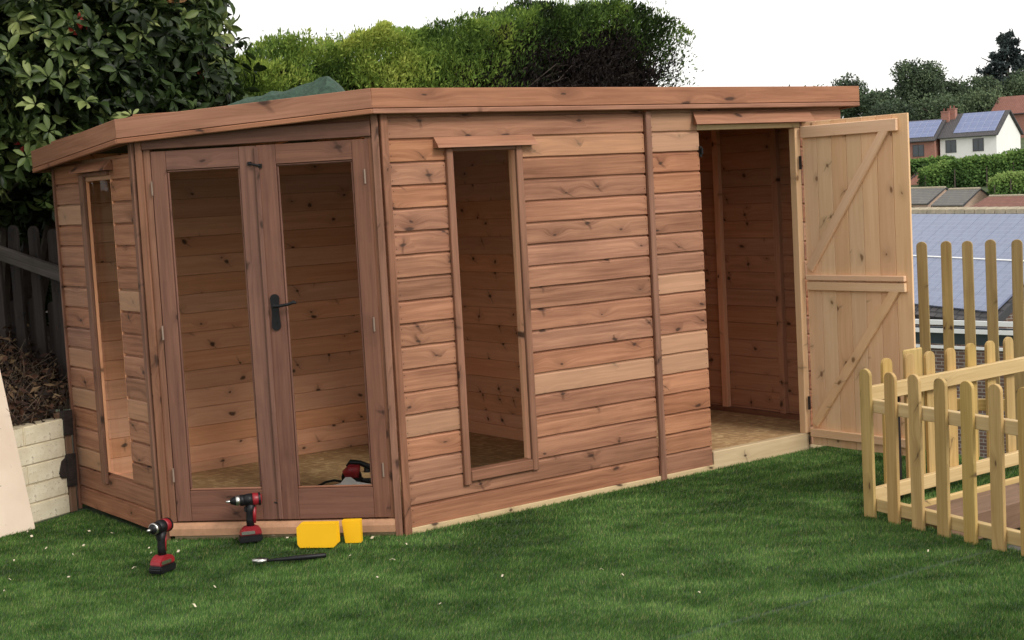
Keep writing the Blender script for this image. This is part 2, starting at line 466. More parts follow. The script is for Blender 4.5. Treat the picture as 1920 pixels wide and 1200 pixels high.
def vnoise(P, scale, seed=0.0):
    """cheap smooth value noise in [0,1] for numpy points (n,3)"""
    Q = P * scale + seed
    I = np.floor(Q).astype(np.int64); Fr = Q - I; Fr = Fr * Fr * (3 - 2 * Fr)
    def h(ix, iy, iz):
        k = (ix * 73856093) ^ (iy * 19349663) ^ (iz * 83492791)
        k = (k ^ (k >> 13)) * 1274126177 & 0x7fffffff
        return ((k ^ (k >> 16)) & 0xffff) / 65535.0
    r = 0
    for a in (0, 1):
        for b in (0, 1):
            for c in (0, 1):
                w = (Fr[:, 0] if a else 1 - Fr[:, 0]) * (Fr[:, 1] if b else 1 - Fr[:, 1]) * (Fr[:, 2] if c else 1 - Fr[:, 2])
                r = r + w * h(I[:, 0] + a, I[:, 1] + b, I[:, 2] + c)
    return r
def fbm(P, scale, seed=0.0):
    return (vnoise(P, scale, seed) + .5 * vnoise(P, scale * 2.1, seed + 5) + .25 * vnoise(P, scale * 4.3, seed + 9)) / 1.75

# ================================================================== TERRAIN
C2 = np.array([CAMP.x, CAMP.y])
F2 = np.array([math.sin(YAW), math.cos(YAW)]); L2 = np.array([math.cos(YAW), -math.sin(YAW)])
def plan(l, d):            # lateral, depth in plan -> world xy
    p = C2 + L2 * l + F2 * d
    return float(p[0]), float(p[1])

def terrain_h(X, Y):
    d = (X - C2[0]) * F2[0] + (Y - C2[1]) * F2[1]
    far = np.interp(d, [-50, 9, 12, 20, 40, 110, 138, 160, 185, 230, 300, 6000], [-.6, -.6, -1.2, -4.0, -5.4, -6.5, -4.2, -1.6, 1.2, 6.5, 8.5, 9.0])
    # garden terrace: level with the lawn
    e = np.minimum(3.30 - X, 1e3)
    edge = np.where(Y > 0.0, 3.9 - X, 3.30 - X)
    edge = np.where(Y > 2.3, 6.0 - X, edge)
    edge = np.minimum(edge, 7.5 - Y)
    t = np.clip(edge / 0.12 + 1.0, 0, 1)
    h = far * (1 - t) + (-.03) * t
    # sunken steps behind the low picket fence
    pit = (X > 1.80) & (Y < -1.80)
    h = np.where(pit, -.75, h)
    return h

def build_terrain():
    def axis(lo, hi, fine_lo, fine_hi):
        a = list(np.arange(fine_lo, fine_hi, .12))
        x = fine_hi; s = .14
        while x < hi: a.append(x); x += s; s *= 1.13
        x = fine_lo - .12; s = .14
        while x > lo: a.append(x); x -= s; s *= 1.13
        return np.array(sorted(a))
    xs = axis(-2500, 3200, -5, 9); ys = axis(-2500, 3200, -5, 9)
    X, Y = np.meshgrid(xs, ys)
    P = np.stack([X.ravel(), Y.ravel(), np.zeros(X.size)], 1)
    Z = terrain_h(P[:, 0], P[:, 1]) + (fbm(P, .05) - .5) * np.clip((np.hypot(P[:, 0], P[:, 1]) - 15) / 60, 0, 1) * 1.5
    P[:, 2] = Z
    nx, ny = len(xs), len(ys)
    i, j = np.meshgrid(np.arange(nx - 1), np.arange(ny - 1)); a = (j * nx + i).ravel()
    F = np.stack([a, a + 1, a + 1 + nx, a + nx], 1)
    m, nt, b = new_mat("rough_ground"); g = N(nt)
    tc = g.n("ShaderNodeTexCoord")
    n1 = g.noise(tc.outputs["Object"], .6, 8, .65)
    c = g.mix(g.mapr(n1, .35, .65), (.028, .045, .016), (.075, .10, .035))
    g.l(c, b.inputs["Base Color"]); b.inputs["Roughness"].default_value = .95
    me = np_mesh("ground", P, F, np.zeros(len(P)), m)
    tag(link("ground", me, m), kind='structure')
build_terrain()

# ---- lawn
FA0 = Vector((1.745, -1.44, 0)); FA1 = Vector((1.545, -2.62, 0))      # low picket fence run
lawn_poly = [(-6, -9), (6.5, -9), (4.5, -5.5), (1.50, -3.0), (1.60, -2.62), (1.80, -1.50), (3.28, -1.50), (3.28, 2.2), (-6, 2.2)]
def mat_lawn():
    m, nt, b = new_mat("turf_backing"); g = N(nt)
    tc = g.n("ShaderNodeTexCoord")
    n1 = g.noise(tc.outputs["Object"], 180, 3, .6); n2 = g.noise(tc.outputs["Object"], 1.7, 4, .6)
    c = g.mix(g.mapr(n1, .3, .7), (.012, .032, .010), (.05, .10, .03))
    c = g.mix(g.math('MULTIPLY', g.mapr(n2, .4, .7), .5), c, (.05, .06, .03))
    g.l(c, b.inputs["Base Color"]); b.inputs["Roughness"].default_value = .9
    g.bump(n1, .6, .01, b)
    return m
lm_ = mat_lawn()
lb = MB()
n_ = len(lawn_poly)
lb.add([(x, y, 0.0) for x, y in lawn_poly] + [(x, y, -.05) for x, y in lawn_poly],
       [tuple(range(n_))] + [tuple(reversed(range(n_, 2 * n_)))] + [(i, i + n_, (i + 1) % n_ + n_, (i + 1) % n_) for i in range(n_)])
tag(lb.build("lawn", lm_), kind='structure')

def inside(poly, X, Y):
    c = np.zeros(len(X), bool); n = len(poly)
    for i in range(n):
        x1, y1 = poly[i]; x2, y2 = poly[(i + 1) % n]
        cond = ((y1 > Y) != (y2 > Y))
        xi = (x2 - x1) * (Y - y1) / (y2 - y1 + 1e-12) + x1
        c ^= cond & (X < xi)
    return c
shed_foot = [(0.0, 0.0), (3.33, 0.0), (3.33, 2.06), (-.88, 2.06), (-.88, .88)]
SEAM0 = ground_pt(1440, 1150); SEAM1 = ground_pt(1925, 1015)
def build_grass():
    n = 800000
    d = 5.0 + (10.2 - 5.0) * RNG.random(n) ** 1.25
    l = (RNG.random(n) * 2 - 1) * (.372 * d + .1)
    X = C2[0] + L2[0] * l + F2[0] * d; Y = C2[1] + L2[1] * l + F2[1] * d
    ok = inside(lawn_poly, X, Y) & ~inside(shed_foot, X, Y)
    ok &= ~((Y - 1.79 > (X + 1.25) * .5) & (X < -.86))
    # the seam between two turf widths: a thin gap
    sx, sy = SEAM1.x - SEAM0.x, SEAM1.y - SEAM0.y; ln = math.hypot(sx, sy); sx /= ln; sy /= ln
    ds = (X - SEAM0.x) * -sy + (Y - SEAM0.y) * sx
    wob = .006 * np.sin(((X - SEAM0.x) * sx + (Y - SEAM0.y) * sy) * 5)
    ok &= ~((np.abs(ds + wob) < .013) & (RNG.random(n) < .97))
    X, Y = X[ok], Y[ok]; n = len(X); ds = ds[ok]
    P = np.stack([X, Y, np.zeros(n)], 1)
    q = np.stack([X, Y, np.zeros(n)], 1)
    # brushed pile: lean direction and steepness change from patch to patch
    # patches stretched along the picture's width, the way the turf was walked on
    qq = np.stack([(X * L2[0] + Y * L2[1]) * .55, X * F2[0] + Y * F2[1], np.zeros(n)], 1)
    a1 = fbm(qq, 3.2, 3.1); a2 = fbm(qq, 10.5, 11.7); a3 = fbm(qq, 1.1, 21)
    lean = np.clip((a1 * .5 + a2 * .5 - .5) * 3.2, -.8, .8)
    ang = (fbm(q, 2.0, 40) - .5) * 5 + RNG.normal(0, .7, n)
    D = np.stack([F2[0] * lean + .45 * np.cos(ang), F2[1] * lean + .45 * np.sin(ang), np.full(n, .85)], 1)
    D += RNG.normal(0, .22, (n, 3)); D[:, 2] = np.abs(D[:, 2]) + .15
    D = unit(D)
    L = RNG.uniform(.011, .022, n) * (.85 + .3 * a3)
    th = RNG.random(n) * 2 * math.pi
    S = np.stack([np.cos(th), np.sin(th), np.zeros(n)], 1)
    W = .0019 + .0005 * (P @ np.array([F2[0], F2[1], 0]) - C2 @ F2 - 5)
    V = np.stack([P - S * W[:, None] * .5, P + S * W[:, None] * .5, P + D * L[:, None]], 1).reshape(-1, 3)
    F = np.arange(3 * n).reshape(n, 3)
    t = np.clip(.42 + RNG.normal(0, .22, n) + (a2 - .5) * .6 + (a1 - .5) * .3, 0, .9)
    t = np.where(RNG.random(n) < .07, .97, t)
    m = mat_leaf("turf_blades", [(0, (.020, .056, .010)), (.35, (.052, .130, .022)), (.7, (.12, .235, .045)), (.9, (.25, .36, .11)), (1, (.27, .23, .10))], trans=.25, rough=.6, spec=.2)
    me = np_mesh("artificial_grass", V, F, np.repeat(t, 3), m)
    tag(link("artificial_grass", me, m), "green artificial grass pile covering the lawn in front of the shed", "artificial grass", kind='stuff')
build_grass()

# ================================================================== SHED
shed = thing("garden_shed", "brown stained timber corner summerhouse with storage room and open pine door", "shed")
PIT = 0.113; ZB = 0.03
WA = 1.245                                     # length of the angled wall
LONG = frame(0, 0, 0); DOORW = frame(-.88, .88, -45); SIDE = frame(-.88, 2.06, -90)
nail_pts = []                                  # (frame matrix, x, z)

def cladding(fr, x0, x1, i0, i1, nails=True, mat='clad'):
    for i in range(i0, i1):
        z = ZB + i * PIT
        hplank("cladding_board", shed, fr, x0, z, x1 - x0, PIT, .016, MAT[mat], kind='shiplap', tilt=random.uniform(-.0006, .0006), jit=.0006)
        if nails:
            for xx in (x0 + .014, x1 - .014):
                for zz in (z + .025, z + .085):
                    nail_pts.append((fr, xx + random.uniform(-.003, .003), zz + random.uniform(-.004, .004)))
# long wall
cladding(LONG, .046, 1.698, 0, 2)
cladding(LONG, .046, .378, 2, 17); cladding(LONG, .842, 1.698, 2, 17)
cladding(LONG, .046, 1.698, 17, 18)
cladding(LONG, 1.745, 2.112, 0, 18)
cladding(LONG, 2.112, 3.31, 17, 18, False)
cladding(LONG, 2.945, 3.31, 0, 17)
hplank("cladding_board", shed, LONG, .02, ZB + 18 * PIT + .002, 3.31, .085, .016, MAT['clad'], y=.001)
# side wall
cladding(SIDE, .02, 1.135, 0, 2)
cladding(SIDE, .02, .425, 2, 17); cladding(SIDE, .83, 1.135, 2, 17)
cladding(SIDE, .425, .83, 16, 17, False)
hplank("cladding_board", shed, SIDE, .0, ZB + 17 * PIT - .002, 1.17, .13, .016, MAT['clad'], y=.003, tilt=-.05)
# right-hand end wall (outside face hidden, inside seen through the shed door), back wall, partition
def inner_wall(fr, L, n, y=0.0, mat='inner'):
    for i in range(n):
        hplank("wall_board", shed, fr, 0, ZB + i * PIT, L, PIT - .0015, .012, MAT[mat], y=y, bev=.0025, jit=.0008)
inner_wall(frame(-.86, 2.045, 0), 4.16, 17)
hplank("wall_board", shed, frame(-.86, 2.045, 0), 0, ZB + 17 * PIT, 4.16, .06, .012, MAT['inner'])
inner_wall(frame(1.705, 2.04, -90), 2.01, 17)
hplank("wall_board", shed, frame(1.705, 2.04, -90), 0, ZB + 17 * PIT, 2.01, .07, .012, MAT['inner'])
inner_wall(frame(3.29, 2.04, -90), 2.02, 17, mat='inner_shaded')
hplank("wall_board", shed, frame(3.29, 2.04, -90), 0, ZB + 17 * PIT, 2.02, .07, .012, MAT['inner_shaded'])
for x_ in (1.72, 3.303):
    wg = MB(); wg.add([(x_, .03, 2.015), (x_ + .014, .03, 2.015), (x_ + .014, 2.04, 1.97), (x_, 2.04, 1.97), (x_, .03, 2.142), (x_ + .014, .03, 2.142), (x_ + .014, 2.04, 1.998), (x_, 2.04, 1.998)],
                      [(0, 3, 2, 1), (4, 5, 6, 7), (0, 1, 5, 4), (1, 2, 6, 5), (2, 3, 7, 6), (3, 0, 4, 7)]); wg.build("gable_filler", MAT['inner_shaded'], shed)
bk = MB(); bk.box((-.87, 2.06, .03), (3.31, 2.075, 2.0)); bk.box((3.303, .02, .03), (3.318, 2.06, 2.04)); bk.build("wall_lining", MAT['clad'], shed)
# studs and skirtings
for x in (1.10,):
    vplank("stud", shed, frame(0, 2.044, 0), x, .1, 1.86, .045, .03, MAT['inner'], y=-.03)
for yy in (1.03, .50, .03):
    vplank("stud", shed, frame(3.29, 2.04, -90), 2.04 - yy - .05, .1, 1.9, .05, .034, MAT['inner'] if yy > 1 else MAT['inner_shaded'], y=-.034)
hplank("skirting", shed, frame(-.86, 2.045, 0), 0.02, .1, 2.54, .06, .022, MAT['inner'], y=-.022)
hplank("skirting", shed, frame(1.705, 2.04, -90), .02, .1, 1.99, .075, .022, MAT['inner'], y=-.022)
hplank("skirting", shed, frame(3.29, 2.04, -90), .0, .1, 2.0, .032, .04, MAT['trim'], y=-.04)
# studs behind the long wall
for x in (.83, .33, 1.62):
    vplank("stud", shed, LONG, x, .1, 1.9, .045, .035, MAT['inner'], y=.018)
# floor
fl = MB(); fl.add([(.03, .03, .1), (3.28, .03, .1), (3.28, 2.04, .1), (-.85, 2.04, .1), (-.85, .9, .1)] + [(.03, .03, .082), (3.28, .03, .082), (3.28, 2.04, .082), (-.85, 2.04, .082), (-.85, .9, .082)],
              [(0, 1, 2, 3, 4), (9, 8, 7, 6, 5)] + [(i, i + 5, (i + 1) % 5 + 5, (i + 1) % 5) for i in range(5)])
fl.build("floor", MAT['osb'], shed)
# base bearers and threshold
hplank("bearer", shed, LONG, .03, -.01, 2.09, .04, .06, MAT['rawstrip'], y=-.012)
hplank("bearer", shed, DOORW, .06, -.012, 1.17, .035, .06, MAT['rawstrip'], y=-.006)
hplank("threshold", shed, LONG, 2.122, -.004, .80, .108, .05, MAT['rawstrip'], y=-.002, bev=.004)
hplank("bearer", shed, LONG, 2.93, -.01, .38, .038, .06, MAT['rawstrip'], y=.004)
# door sill on the angled wall (rounded)
sl = MB(); sl.prism([(-.035, .028), (-.035, .062), (-.028, .078), (-.012, .088), (.05, .092), (.05, .028)], 0, 1.165)
sm_ = Matrix(((0, 1, 0, .045), (1, 0, 0, 0), (0, 0, 1, 0), (0, 0, 0, 1)))
sl.build("door_sill", MAT['clad'], shed, mw=DOORW @ sm_)
# corner trims
def trim(fr, x, z, H, W=.04, T=.02, y=-.02, mat='trim'):
    return vplank("corner_trim", shed, fr, x, z, H, W, T, MAT[mat], y=y, bev=.0025)
trim(LONG, .0, .0, 2.11); trim(DOORW, WA - .036, .0, 2.11, W=.034)
trim(DOORW, .006, .0, 2.10, W=.036); trim(SIDE, 1.138, .0, 2.08, W=.038)
vplank("corner_trim", shed, SIDE, 0, .0, 1.99, .022, .02, MAT['trim'], y=-.012)
vplank("joint_batten", shed, LONG, 1.7, .0, 2.06, .04, .022, MAT['trim'], y=-.022, bev=.003)
# -- door frame on the angled wall (x measured from the left corner)
fx0, fx1 = .045, WA - .04
vplank("door_jamb", shed, DOORW, fx0 - .002, .092, 1.95, .035, .045, MAT['trim'], y=-.006)
vplank("door_jamb", shed, DOORW, fx1 - .035, .092, 1.95, .037, .045, MAT['trim'], y=-.006)
hplank("door_header", shed, DOORW, .045, 1.966, 1.16, .074, .03, MAT['doorw'], y=-.026, bev=.003)
hplank("cladding_board", shed, DOORW, .0, 2.044, WA, .10, .016, MAT['clad'], y=.002)
hplank("door_header", shed, DOORW, .045, 2.04, 1.16, .02, .05, MAT['trim'], y=.004)

def glazed_door(x0, x1, gx0, gx1, tilt, latch):
    d = sub_empty("glazed_door", shed, DOORW)
    z0, z1, g0, g1 = .097, 1.955, .25, 1.86
    kw = dict(y=-.012 + tilt)
    vplank("stile", d, DOORW, x0, z0, z1 - z0, gx0 - x0, .036, MAT['doorw'], **kw)
    vplank("stile", d, DOORW, gx1, z0, z1 - z0, x1 - gx1, .036, MAT['doorw'], **kw)
    hplank("top_rail", d, DOORW, gx0 + .001, g1, gx1 - gx0 - .002, z1 - g1, .034, MAT['doorw'], y=-.011 + tilt)
    hplank("bottom_rail", d, DOORW, gx0 + .001, z0, gx1 - gx0 - .002, g0 - z0, .034, MAT['doorw'], y=-.011 + tilt)
    gm = MB(); gm.box((gx0 - .004, .008 + tilt, g0 - .004), (gx1 + .004, .011 + tilt, g1 + .004)); gm.build("pane", MAT['glass'], d, mw=DOORW)
    hplank("bead", d, DOORW, gx0, g0, gx1 - gx0, .012, .012, MAT['trim'], y=-.006 + tilt, bev=.004)
    hplank("bead", d, DOORW, gx0, g1 - .011, gx1 - gx0, .011, .012, MAT['doorw'], y=-.006 + tilt, bev=.004)
    vplank("bead", d, DOORW, gx0, g0 + .012, g1 - g0 - .024, .011, .012, MAT['doorw'], y=-.006 + tilt, bev=.004)
    vplank("bead", d, DOORW, gx1 - .011, g0 + .012, g1 - g0 - .024, .011, .012, MAT['doorw'], y=-.006 + tilt, bev=.004)
    return d
s2x = lambda s: WA - s
dl = glazed_door(s2x(1.162), s2x(.623), s2x(1.086), s2x(.709), 0.0, False)
dr = glazed_door(s2x(.618), s2x(.056), s2x(.523), s2x(.138), -.004, True)
# cover strip between the leaves
vplank("cover_strip", dr, DOORW, s2x(.628), .1, 1.85, .022, .01, MAT['doorw'], y=-.026, bev=.003)
# handle: long back plate with rounded ends, lever
hb = MB()
px_, pz0, pz1 = s2x(.573), 1.045, 1.225
prof = []
for k in range(9): a = math.pi * k / 8; prof.append((px_ + .023 * math.cos(a), pz1 - .023 + .023 * math.sin(a)))
prof += [(px_ - .0175, 1.135)]
for k in range(9): a = math.pi + math.pi * k / 8; prof.append((px_ + .023 * math.cos(a), pz0 + .023 + .023 * math.sin(a)))
prof += [(px_ + .0175, 1.135)]
hb.prism(prof, -.024, -.015)
hb.tube([(px_, -.02, 1.168), (px_, -.055, 1.168)], .009, 10)
hb.tube([(px_, -.052, 1.168), (px_ + .035, -.056, 1.168), (px_ + .075, -.055, 1.173), (px_ + .105, -.05, 1.183), (px_ + .118, -.048, 1.178)], [.0085, .0075, .0075, .009, .006], 10)
hb.tube([(px_, -.024, 1.085), (px_, -.029, 1.085)], .009, 10)
hb.build("handle", MAT['black'], dr, smooth=False, mw=DOORW)
lt = MB(); lt.tube([(s2x(.655), -.02, 1.868), (s2x(.628), -.03, 1.862), (s2x(.60), -.026, 1.855)], .006, 8); lt.box((s2x(.665), -.02, 1.86), (s2x(.645), -.012, 1.878)); lt.box((s2x(.608), -.026, 1.845), (s2x(.592), -.018, 1.865))
lt.build("hook_latch", MAT['black'], dl, mw=DOORW)
kn = MB(); kn.add([(s2x(.652), -.0125, .187), (s2x(.636), -.0125, .186), (s2x(.632), -.0125, .176), (s2x(.648), -.0125, .178)], [(3, 2, 1, 0)]); kn.build("dark_knot", MAT['dark'], dl, mw=DOORW)
# hinges of the doors
for (xx, par) in ((fx0 + .037, dl), (fx1 - .04, dr)):
    for zz in (.30, 1.02, 1.74):
        hg = MB(); hg.tube([(xx, -.018, zz), (xx, -.018, zz + .07)], .005, 8); hg.build("hinge", MAT['hinge'], par, mw=DOORW)

# -- window in the long wall
def window(fr, x0, x1, z0, z1, left_trim, right_trim, sill, hood, tl=.04, tr=.04, rd=.055):
    w = sub_empty("window", shed, fr)
    T = dict(bev=.003)
    vplank("frame", w, fr, x0 - tl, z0 - .07, z1 - z0 + .085, tl, .02, MAT['trim'], y=-.02, **T)
    if right_trim: vplank("frame", w, fr, x1, z0 - .06, z1 - z0 + .08, tr, .02, MAT['trim'], y=-.02, **T)
    hplank("frame", w, fr, x0 + .001, z1, x1 - x0 - .002, .02, .02, MAT['trim'], y=-.017, **T)
    # reveals
    vplank("reveal", w, fr, x0 - .012, z0, z1 - z0, .012, rd, MAT['inner'], y=.002, bev=.001)
    vplank("reveal", w, fr, x1 + .001, z0, z1 - z0, .012, .055, MAT['inner'], y=.002, bev=.001)
    hplank("reveal", w, fr, x0, z1 + .002, x1 - x0, .012, .055, MAT['inner'], y=.003, bev=.001)
    if sill: hplank("sill", w, fr, x0 + .001, z0 - .055, x1 - x0 - .002, .055, .075, MAT['trim'], y=-.024, bev=.004)
    gm = MB(); gm.box((x0, .03, z0), (x1, .033, z1)); gm.build("pane", MAT['glass'], w, mw=fr)
    hx0, hx1, hz0, hz1 = hood
    hm = MB(); hm.add([(hx0, -.052, hz0), (hx1, -.052, hz0), (hx1, -.046, hz0 + .012), (hx0, -.046, hz0 + .012), (hx0 + .004, -.006, hz1), (hx1 - .004, -.006, hz1), (hx0 + .004, .0, hz0), (hx1 - .004, .0, hz0)],
                      [(0, 1, 2, 3), (3, 2, 5, 4), (4, 5, 7, 6), (6, 7, 1, 0), (0, 3, 4, 6), (1, 7, 5, 2)])
    hm.build("hood", MAT['fascia'], w, mw=fr)
    return w
window(LONG, .412, .806, .262, 1.878, True, True, True, (.305, .925, 1.898, 1.952))
window(SIDE, 2.06 - 1.575, 2.06 - 1.238, .268, 1.862, True, False, False, (.38, .88, 1.885, 1.935), tl=.06, rd=.016)
# shed-door opening: header, light strip, jambs, hood
hd = MB()
hx0, hx1, hz0, hz1 = 2.048, 3.02, 1.982, 2.057
hd.add([(hx0, -.058, hz0), (hx1, -.058, hz0), (hx1, -.05, hz0 + .014), (hx0 + .004, -.05, hz0 + .014), (hx0 + .022, -.004, hz1), (hx1, -.004, hz1), (hx0 + .03, .0, hz0), (hx1, .0, hz0)],
       [(0, 1, 2, 3), (3, 2, 5, 4), (4, 5, 7, 6), (6, 7, 1, 0), (0, 3, 4, 6), (1, 7, 5, 2)])
hd.build("door_hood", MAT['fascia'], shed)
hplank("door_frame", shed, LONG, 2.10, 1.951, .84, .03, .05, MAT['rawstrip'], y=-.004)
vplank("door_frame", shed, LONG, 2.893, .104, 1.846, .045, .05, MAT['raw'], y=-.006, bev=.003)
vplank("door_frame", shed, LONG, 2.100, .104, 1.846, .012, .05, MAT['inner'], y=.018, bev=.001)
lk = MB(); lk.box((2.108, -.012, 1.80), (2.122, .02, 1.86)); lk.tube([(2.115, -.02, 1.85), (2.115, -.02, 1.815)], .006, 8); lk.build("lock_keep", MAT['black'], shed)

# -- open pine door, hinged at its left edge, swung out
DA = -88.0
DF = frame(2.935, -.022, DA)
od = sub_empty("open_door", shed, DF)
nb, dw = 7, .765
bw = dw / nb
for i in range(nb):
    vplank("door_board", od, DF, i * bw + .001, .032, 1.948, bw - .002, .014, MAT['raw'], y=.0, bev=.0022, jit=.0004)
hplank("ledge", od, DF, .006, 1.885, dw - .07, .07, .022, MAT['raw'], y=-.0225, bev=.003)
hplank("ledge", od, DF, .012, 1.036, dw - .05, .032, .026, MAT['raw'], y=-.0265, bev=.003)
hplank("ledge", od, DF, .012, .976, dw - .05, .05, .022, MAT['raw'], y=-.0225, bev=.003)
hplank("ledge", od, DF, .006, .085, dw - .02, .05, .03, MAT['raw'], y=-.0305, bev=.003)
def brace(xa, za, xb, zb):
    a = DF @ Vector((xa, -.022, za)); b_ = DF @ Vector((xb, -.022, zb))
    dirv = (b_ - a).normalized(); nrm = (DF.to_3x3() @ Vector((0, 1, 0)))
    z = dirv.cross(nrm)
    bar("brace", od, a, b_, .055, .021, MAT['raw'], up=z, bev=.003)
brace(.055, 1.085, .665, 1.915)
brace(.055, .145, .69, .985)
for zz in (.25, 1.7):
    hg = MB(); hg.box((-.004, -.03, zz), (.01, -.02, zz + .08)); hg.tube([(0, -.028, zz), (0, -.028, zz + .08)], .005, 8); hg.build("hinge", MAT['dark'], od, mw=DF)

# -- nail heads
nm = MB()
for fr, x, z in nail_pts:
    r = .0026
    nm.add([(x + r * math.cos(a), -.0012, z + r * math.sin(a)) for a in [k * math.pi / 3 for k in range(6)]], [(5, 4, 3, 2, 1, 0)], 0, fr)
no = nm.build("nail_heads", MAT['dark'], shed); no["kind"] = "stuff"

# -- roof and fascia
RZ = lambda y: 2.190 - .072 * (y + .06)
FB = (-.067, -.06); FAc = (-.97, .04 - .09 * 2 ** .5 + .97); FC = (-.97, 2.13); FR = (3.42, -.06)
rf = MB()
poly = [FR, FB, FAc, FC, (3.42, 2.13)]
cx_ = [(p[0] * .998 + .003, p[1] * .998 + .004) for p in poly]
rf.add([(x, y, RZ(y) - .014) for x, y in cx_] + [(x, y, RZ(y) - .036) for x, y in cx_],
       [(0, 1, 2, 3, 4), (9, 8, 7, 6, 5)] + [(i, i + 5, (i + 1) % 5 + 5, (i + 1) % 5) for i in range(5)], 0)
MAT['felt'] = plain("green_mineral_felt", (.034, .062, .042), .95, .35, 60, bump=.3)
rf.build("roof", MAT['felt'], shed)
rj = MB()
for x in np.arange(.15, 3.3, .45): rj.add([(x, .02, RZ(.02) - .031), (x + .04, .02, RZ(.02) - .031), (x + .04, 2.04, RZ(2.04) - .031), (x, 2.04, RZ(2.04) - .031), (x, .02, RZ(.02) - .085), (x + .04, .02, RZ(.02) - .085), (x + .04, 2.04, RZ(2.04) - .085), (x, 2.04, RZ(2.04) - .085)], [(0, 3, 2, 1), (4, 5, 6, 7), (0, 1, 5, 4), (1, 2, 6, 5), (2, 3, 7, 6), (3, 0, 4, 7)])
rj.build("rafters", MAT['inner'], shed)
def fascia(p, q, over=0.0, under=0.0):
    a = Vector((*p, RZ(p[1]) - .122)); b_ = Vector((*q, RZ(q[1]) - .122))
    bar("fascia_board", shed, a + Vector((0, 0, .028)), b_ + Vector((0, 0, .028)), .094, .018, MAT['fascia'], bev=.002)
    n = (b_ - a).normalized().cross(Vector((0, 0, 1))).normalized() * .003
    bar("fascia_lip", shed, a + n, b_ + n, .025, .022, MAT['fascia'], bev=.004)
fascia(FB, FR); fascia(FAc, FB); fascia(FC, FAc)
fascia(FR, (3.42, 2.13)); fascia((3.42, 2.13), FC)

# ---- crumpled felt lying on the roof
def crumple():
    nx, ny = 17, 6
    V, F = [], []
    d = Vector((2 ** -.5, -2 ** -.5, 0)); inn = Vector((2 ** -.5, 2 ** -.5, 0))
    o = Vector((-.78, .91, 0)) + inn * .13 + d * .27
    for j in range(ny + 1):
        for i in range(nx + 1):
            u, v = i / nx, j / ny
            p = o + d * (u * .72) + inn * (v * .34)
            n_1 = mnoise.noise(Vector((u * 4.5 + v * 1.6, v * 1.7, 3.3)))
            cr = abs(mnoise.noise(Vector((u * 3.1 - v * 2.4, v * 1.0, 9.1))))
            h = np.interp(u, [0, .12, .45, .82, .90, 1], [.03, .07, .105, .14, .10, .01]) * (0.7 + .3 * math.sin(v * 3.0)) + .015 * n_1 - .05 * max(0, 1 - cr * 9) + .02 * mnoise.noise(Vector((u * 11, v * 4, 2))) * (.1 < u < .8)
            edge = min(u, 1 - u, v, 1 - v)
            h *= min(1, .45 + edge * 6) * (.08 if j == 0 else (.75 if j == 1 else 1))
            V.append((p.x + .02 * mnoise.noise(Vector((u * 5, v * 3, 1))), p.y + .03 * mnoise.noise(Vector((u * 6, v * 3, 7))), RZ(p.y) + max(.004, h * 1.05)))
    for j in range(ny):
        for i in range(nx):
            a = j * (nx + 1) + i; F.append((a, a + 1, a + nx + 2, a + nx + 1))
    mb = MB(); mb.add(V, F)
    o_ = mb.build("roofing_felt", MAT['felt'])
    s = o_.modifiers.new("thick", 'SOLIDIFY'); s.thickness = .004
    tag(o_, "crumpled green roofing felt lying on the shed roof above the glazed doors", "roofing felt")
crumple()

# ================================================================== LOW PICKET FENCE
def picket_mesh(H, W, T, mat):
    key = ('picket', round(H, 3), W, T, mat.name)
    if key in _cache: return _cache[key]
    pr = [(0, -W / 2), (0, W / 2), (H - W * .42, W / 2)]
    for k in range(1, 8):
        a = math.pi / 2 - math.pi * k / 8
        pr.append((H - W * .42 + W * .42 * math.cos(a), W / 2 * math.sin(a)))
    pr.append((H - W * .42, -W / 2))
    n = len(pr)
    V = [(x, -T / 2, z) for x, z in pr] + [(x, T / 2, z) for x, z in pr]
    F = [tuple(reversed(range(n))), tuple(range(n, 2 * n))] + [(i, (i + 1) % n, (i + 1) % n + n, i + n) for i in range(n)]
    me = bpy.data.meshes.new("picket"); me.from_pydata(V, [], F)
    bm = bmesh.new(); bm.from_mesh(me); bmesh.ops.recalc_face_normals(bm, faces=bm.faces)
    bmesh.ops.bevel(bm, geom=[e for e in bm.edges if e.calc_face_angle(0) > 1.2], offset=.002, segments=1, affect='EDGES')
    bm.to_mesh(me); bm.free()
    me.materials.append(mat); _cache[key] = me
    return me

def fence_run(root, p0, p1, n, H, W, T, mat, rails, railmat, side, start=.0, step=None, z0=.02, names=('picket', 'rail'), hj=.006):
    p0, p1 = Vector(p0), Vector(p1); d = (p1 - p0).normalized(); L = (p1 - p0).length
    ang = math.degrees(math.atan2(d.y, d.x)); fr = frame(p0.x, p0.y, ang)
    step = step or L / n
    for i in range(n):
        x = start + i * step
        t = Matrix.Rotation(random.uniform(-.007, .007), 4, 'Y')
        mw = fr @ Matrix.Translation((x + random.uniform(-.003, .003), 0, z0 + p0.z + (p1.z - p0.z) * x / L + random.uniform(-hj, hj))) @ t @ VERT
        link(names[0], picket_mesh(H, W, T, mat), mat, root, mw)
    for (rz, rw, rt, ra, rb) in rails:
        yy = T / 2 + .001 if side > 0 else -T / 2 - rt - .001
        slope = math.atan2(p1.z - p0.z, L)
        hplank(names[1], root, fr, ra, rz + p0.z, rb, rw, rt, railmat, y=yy, bev=.003, tilt=-slope)

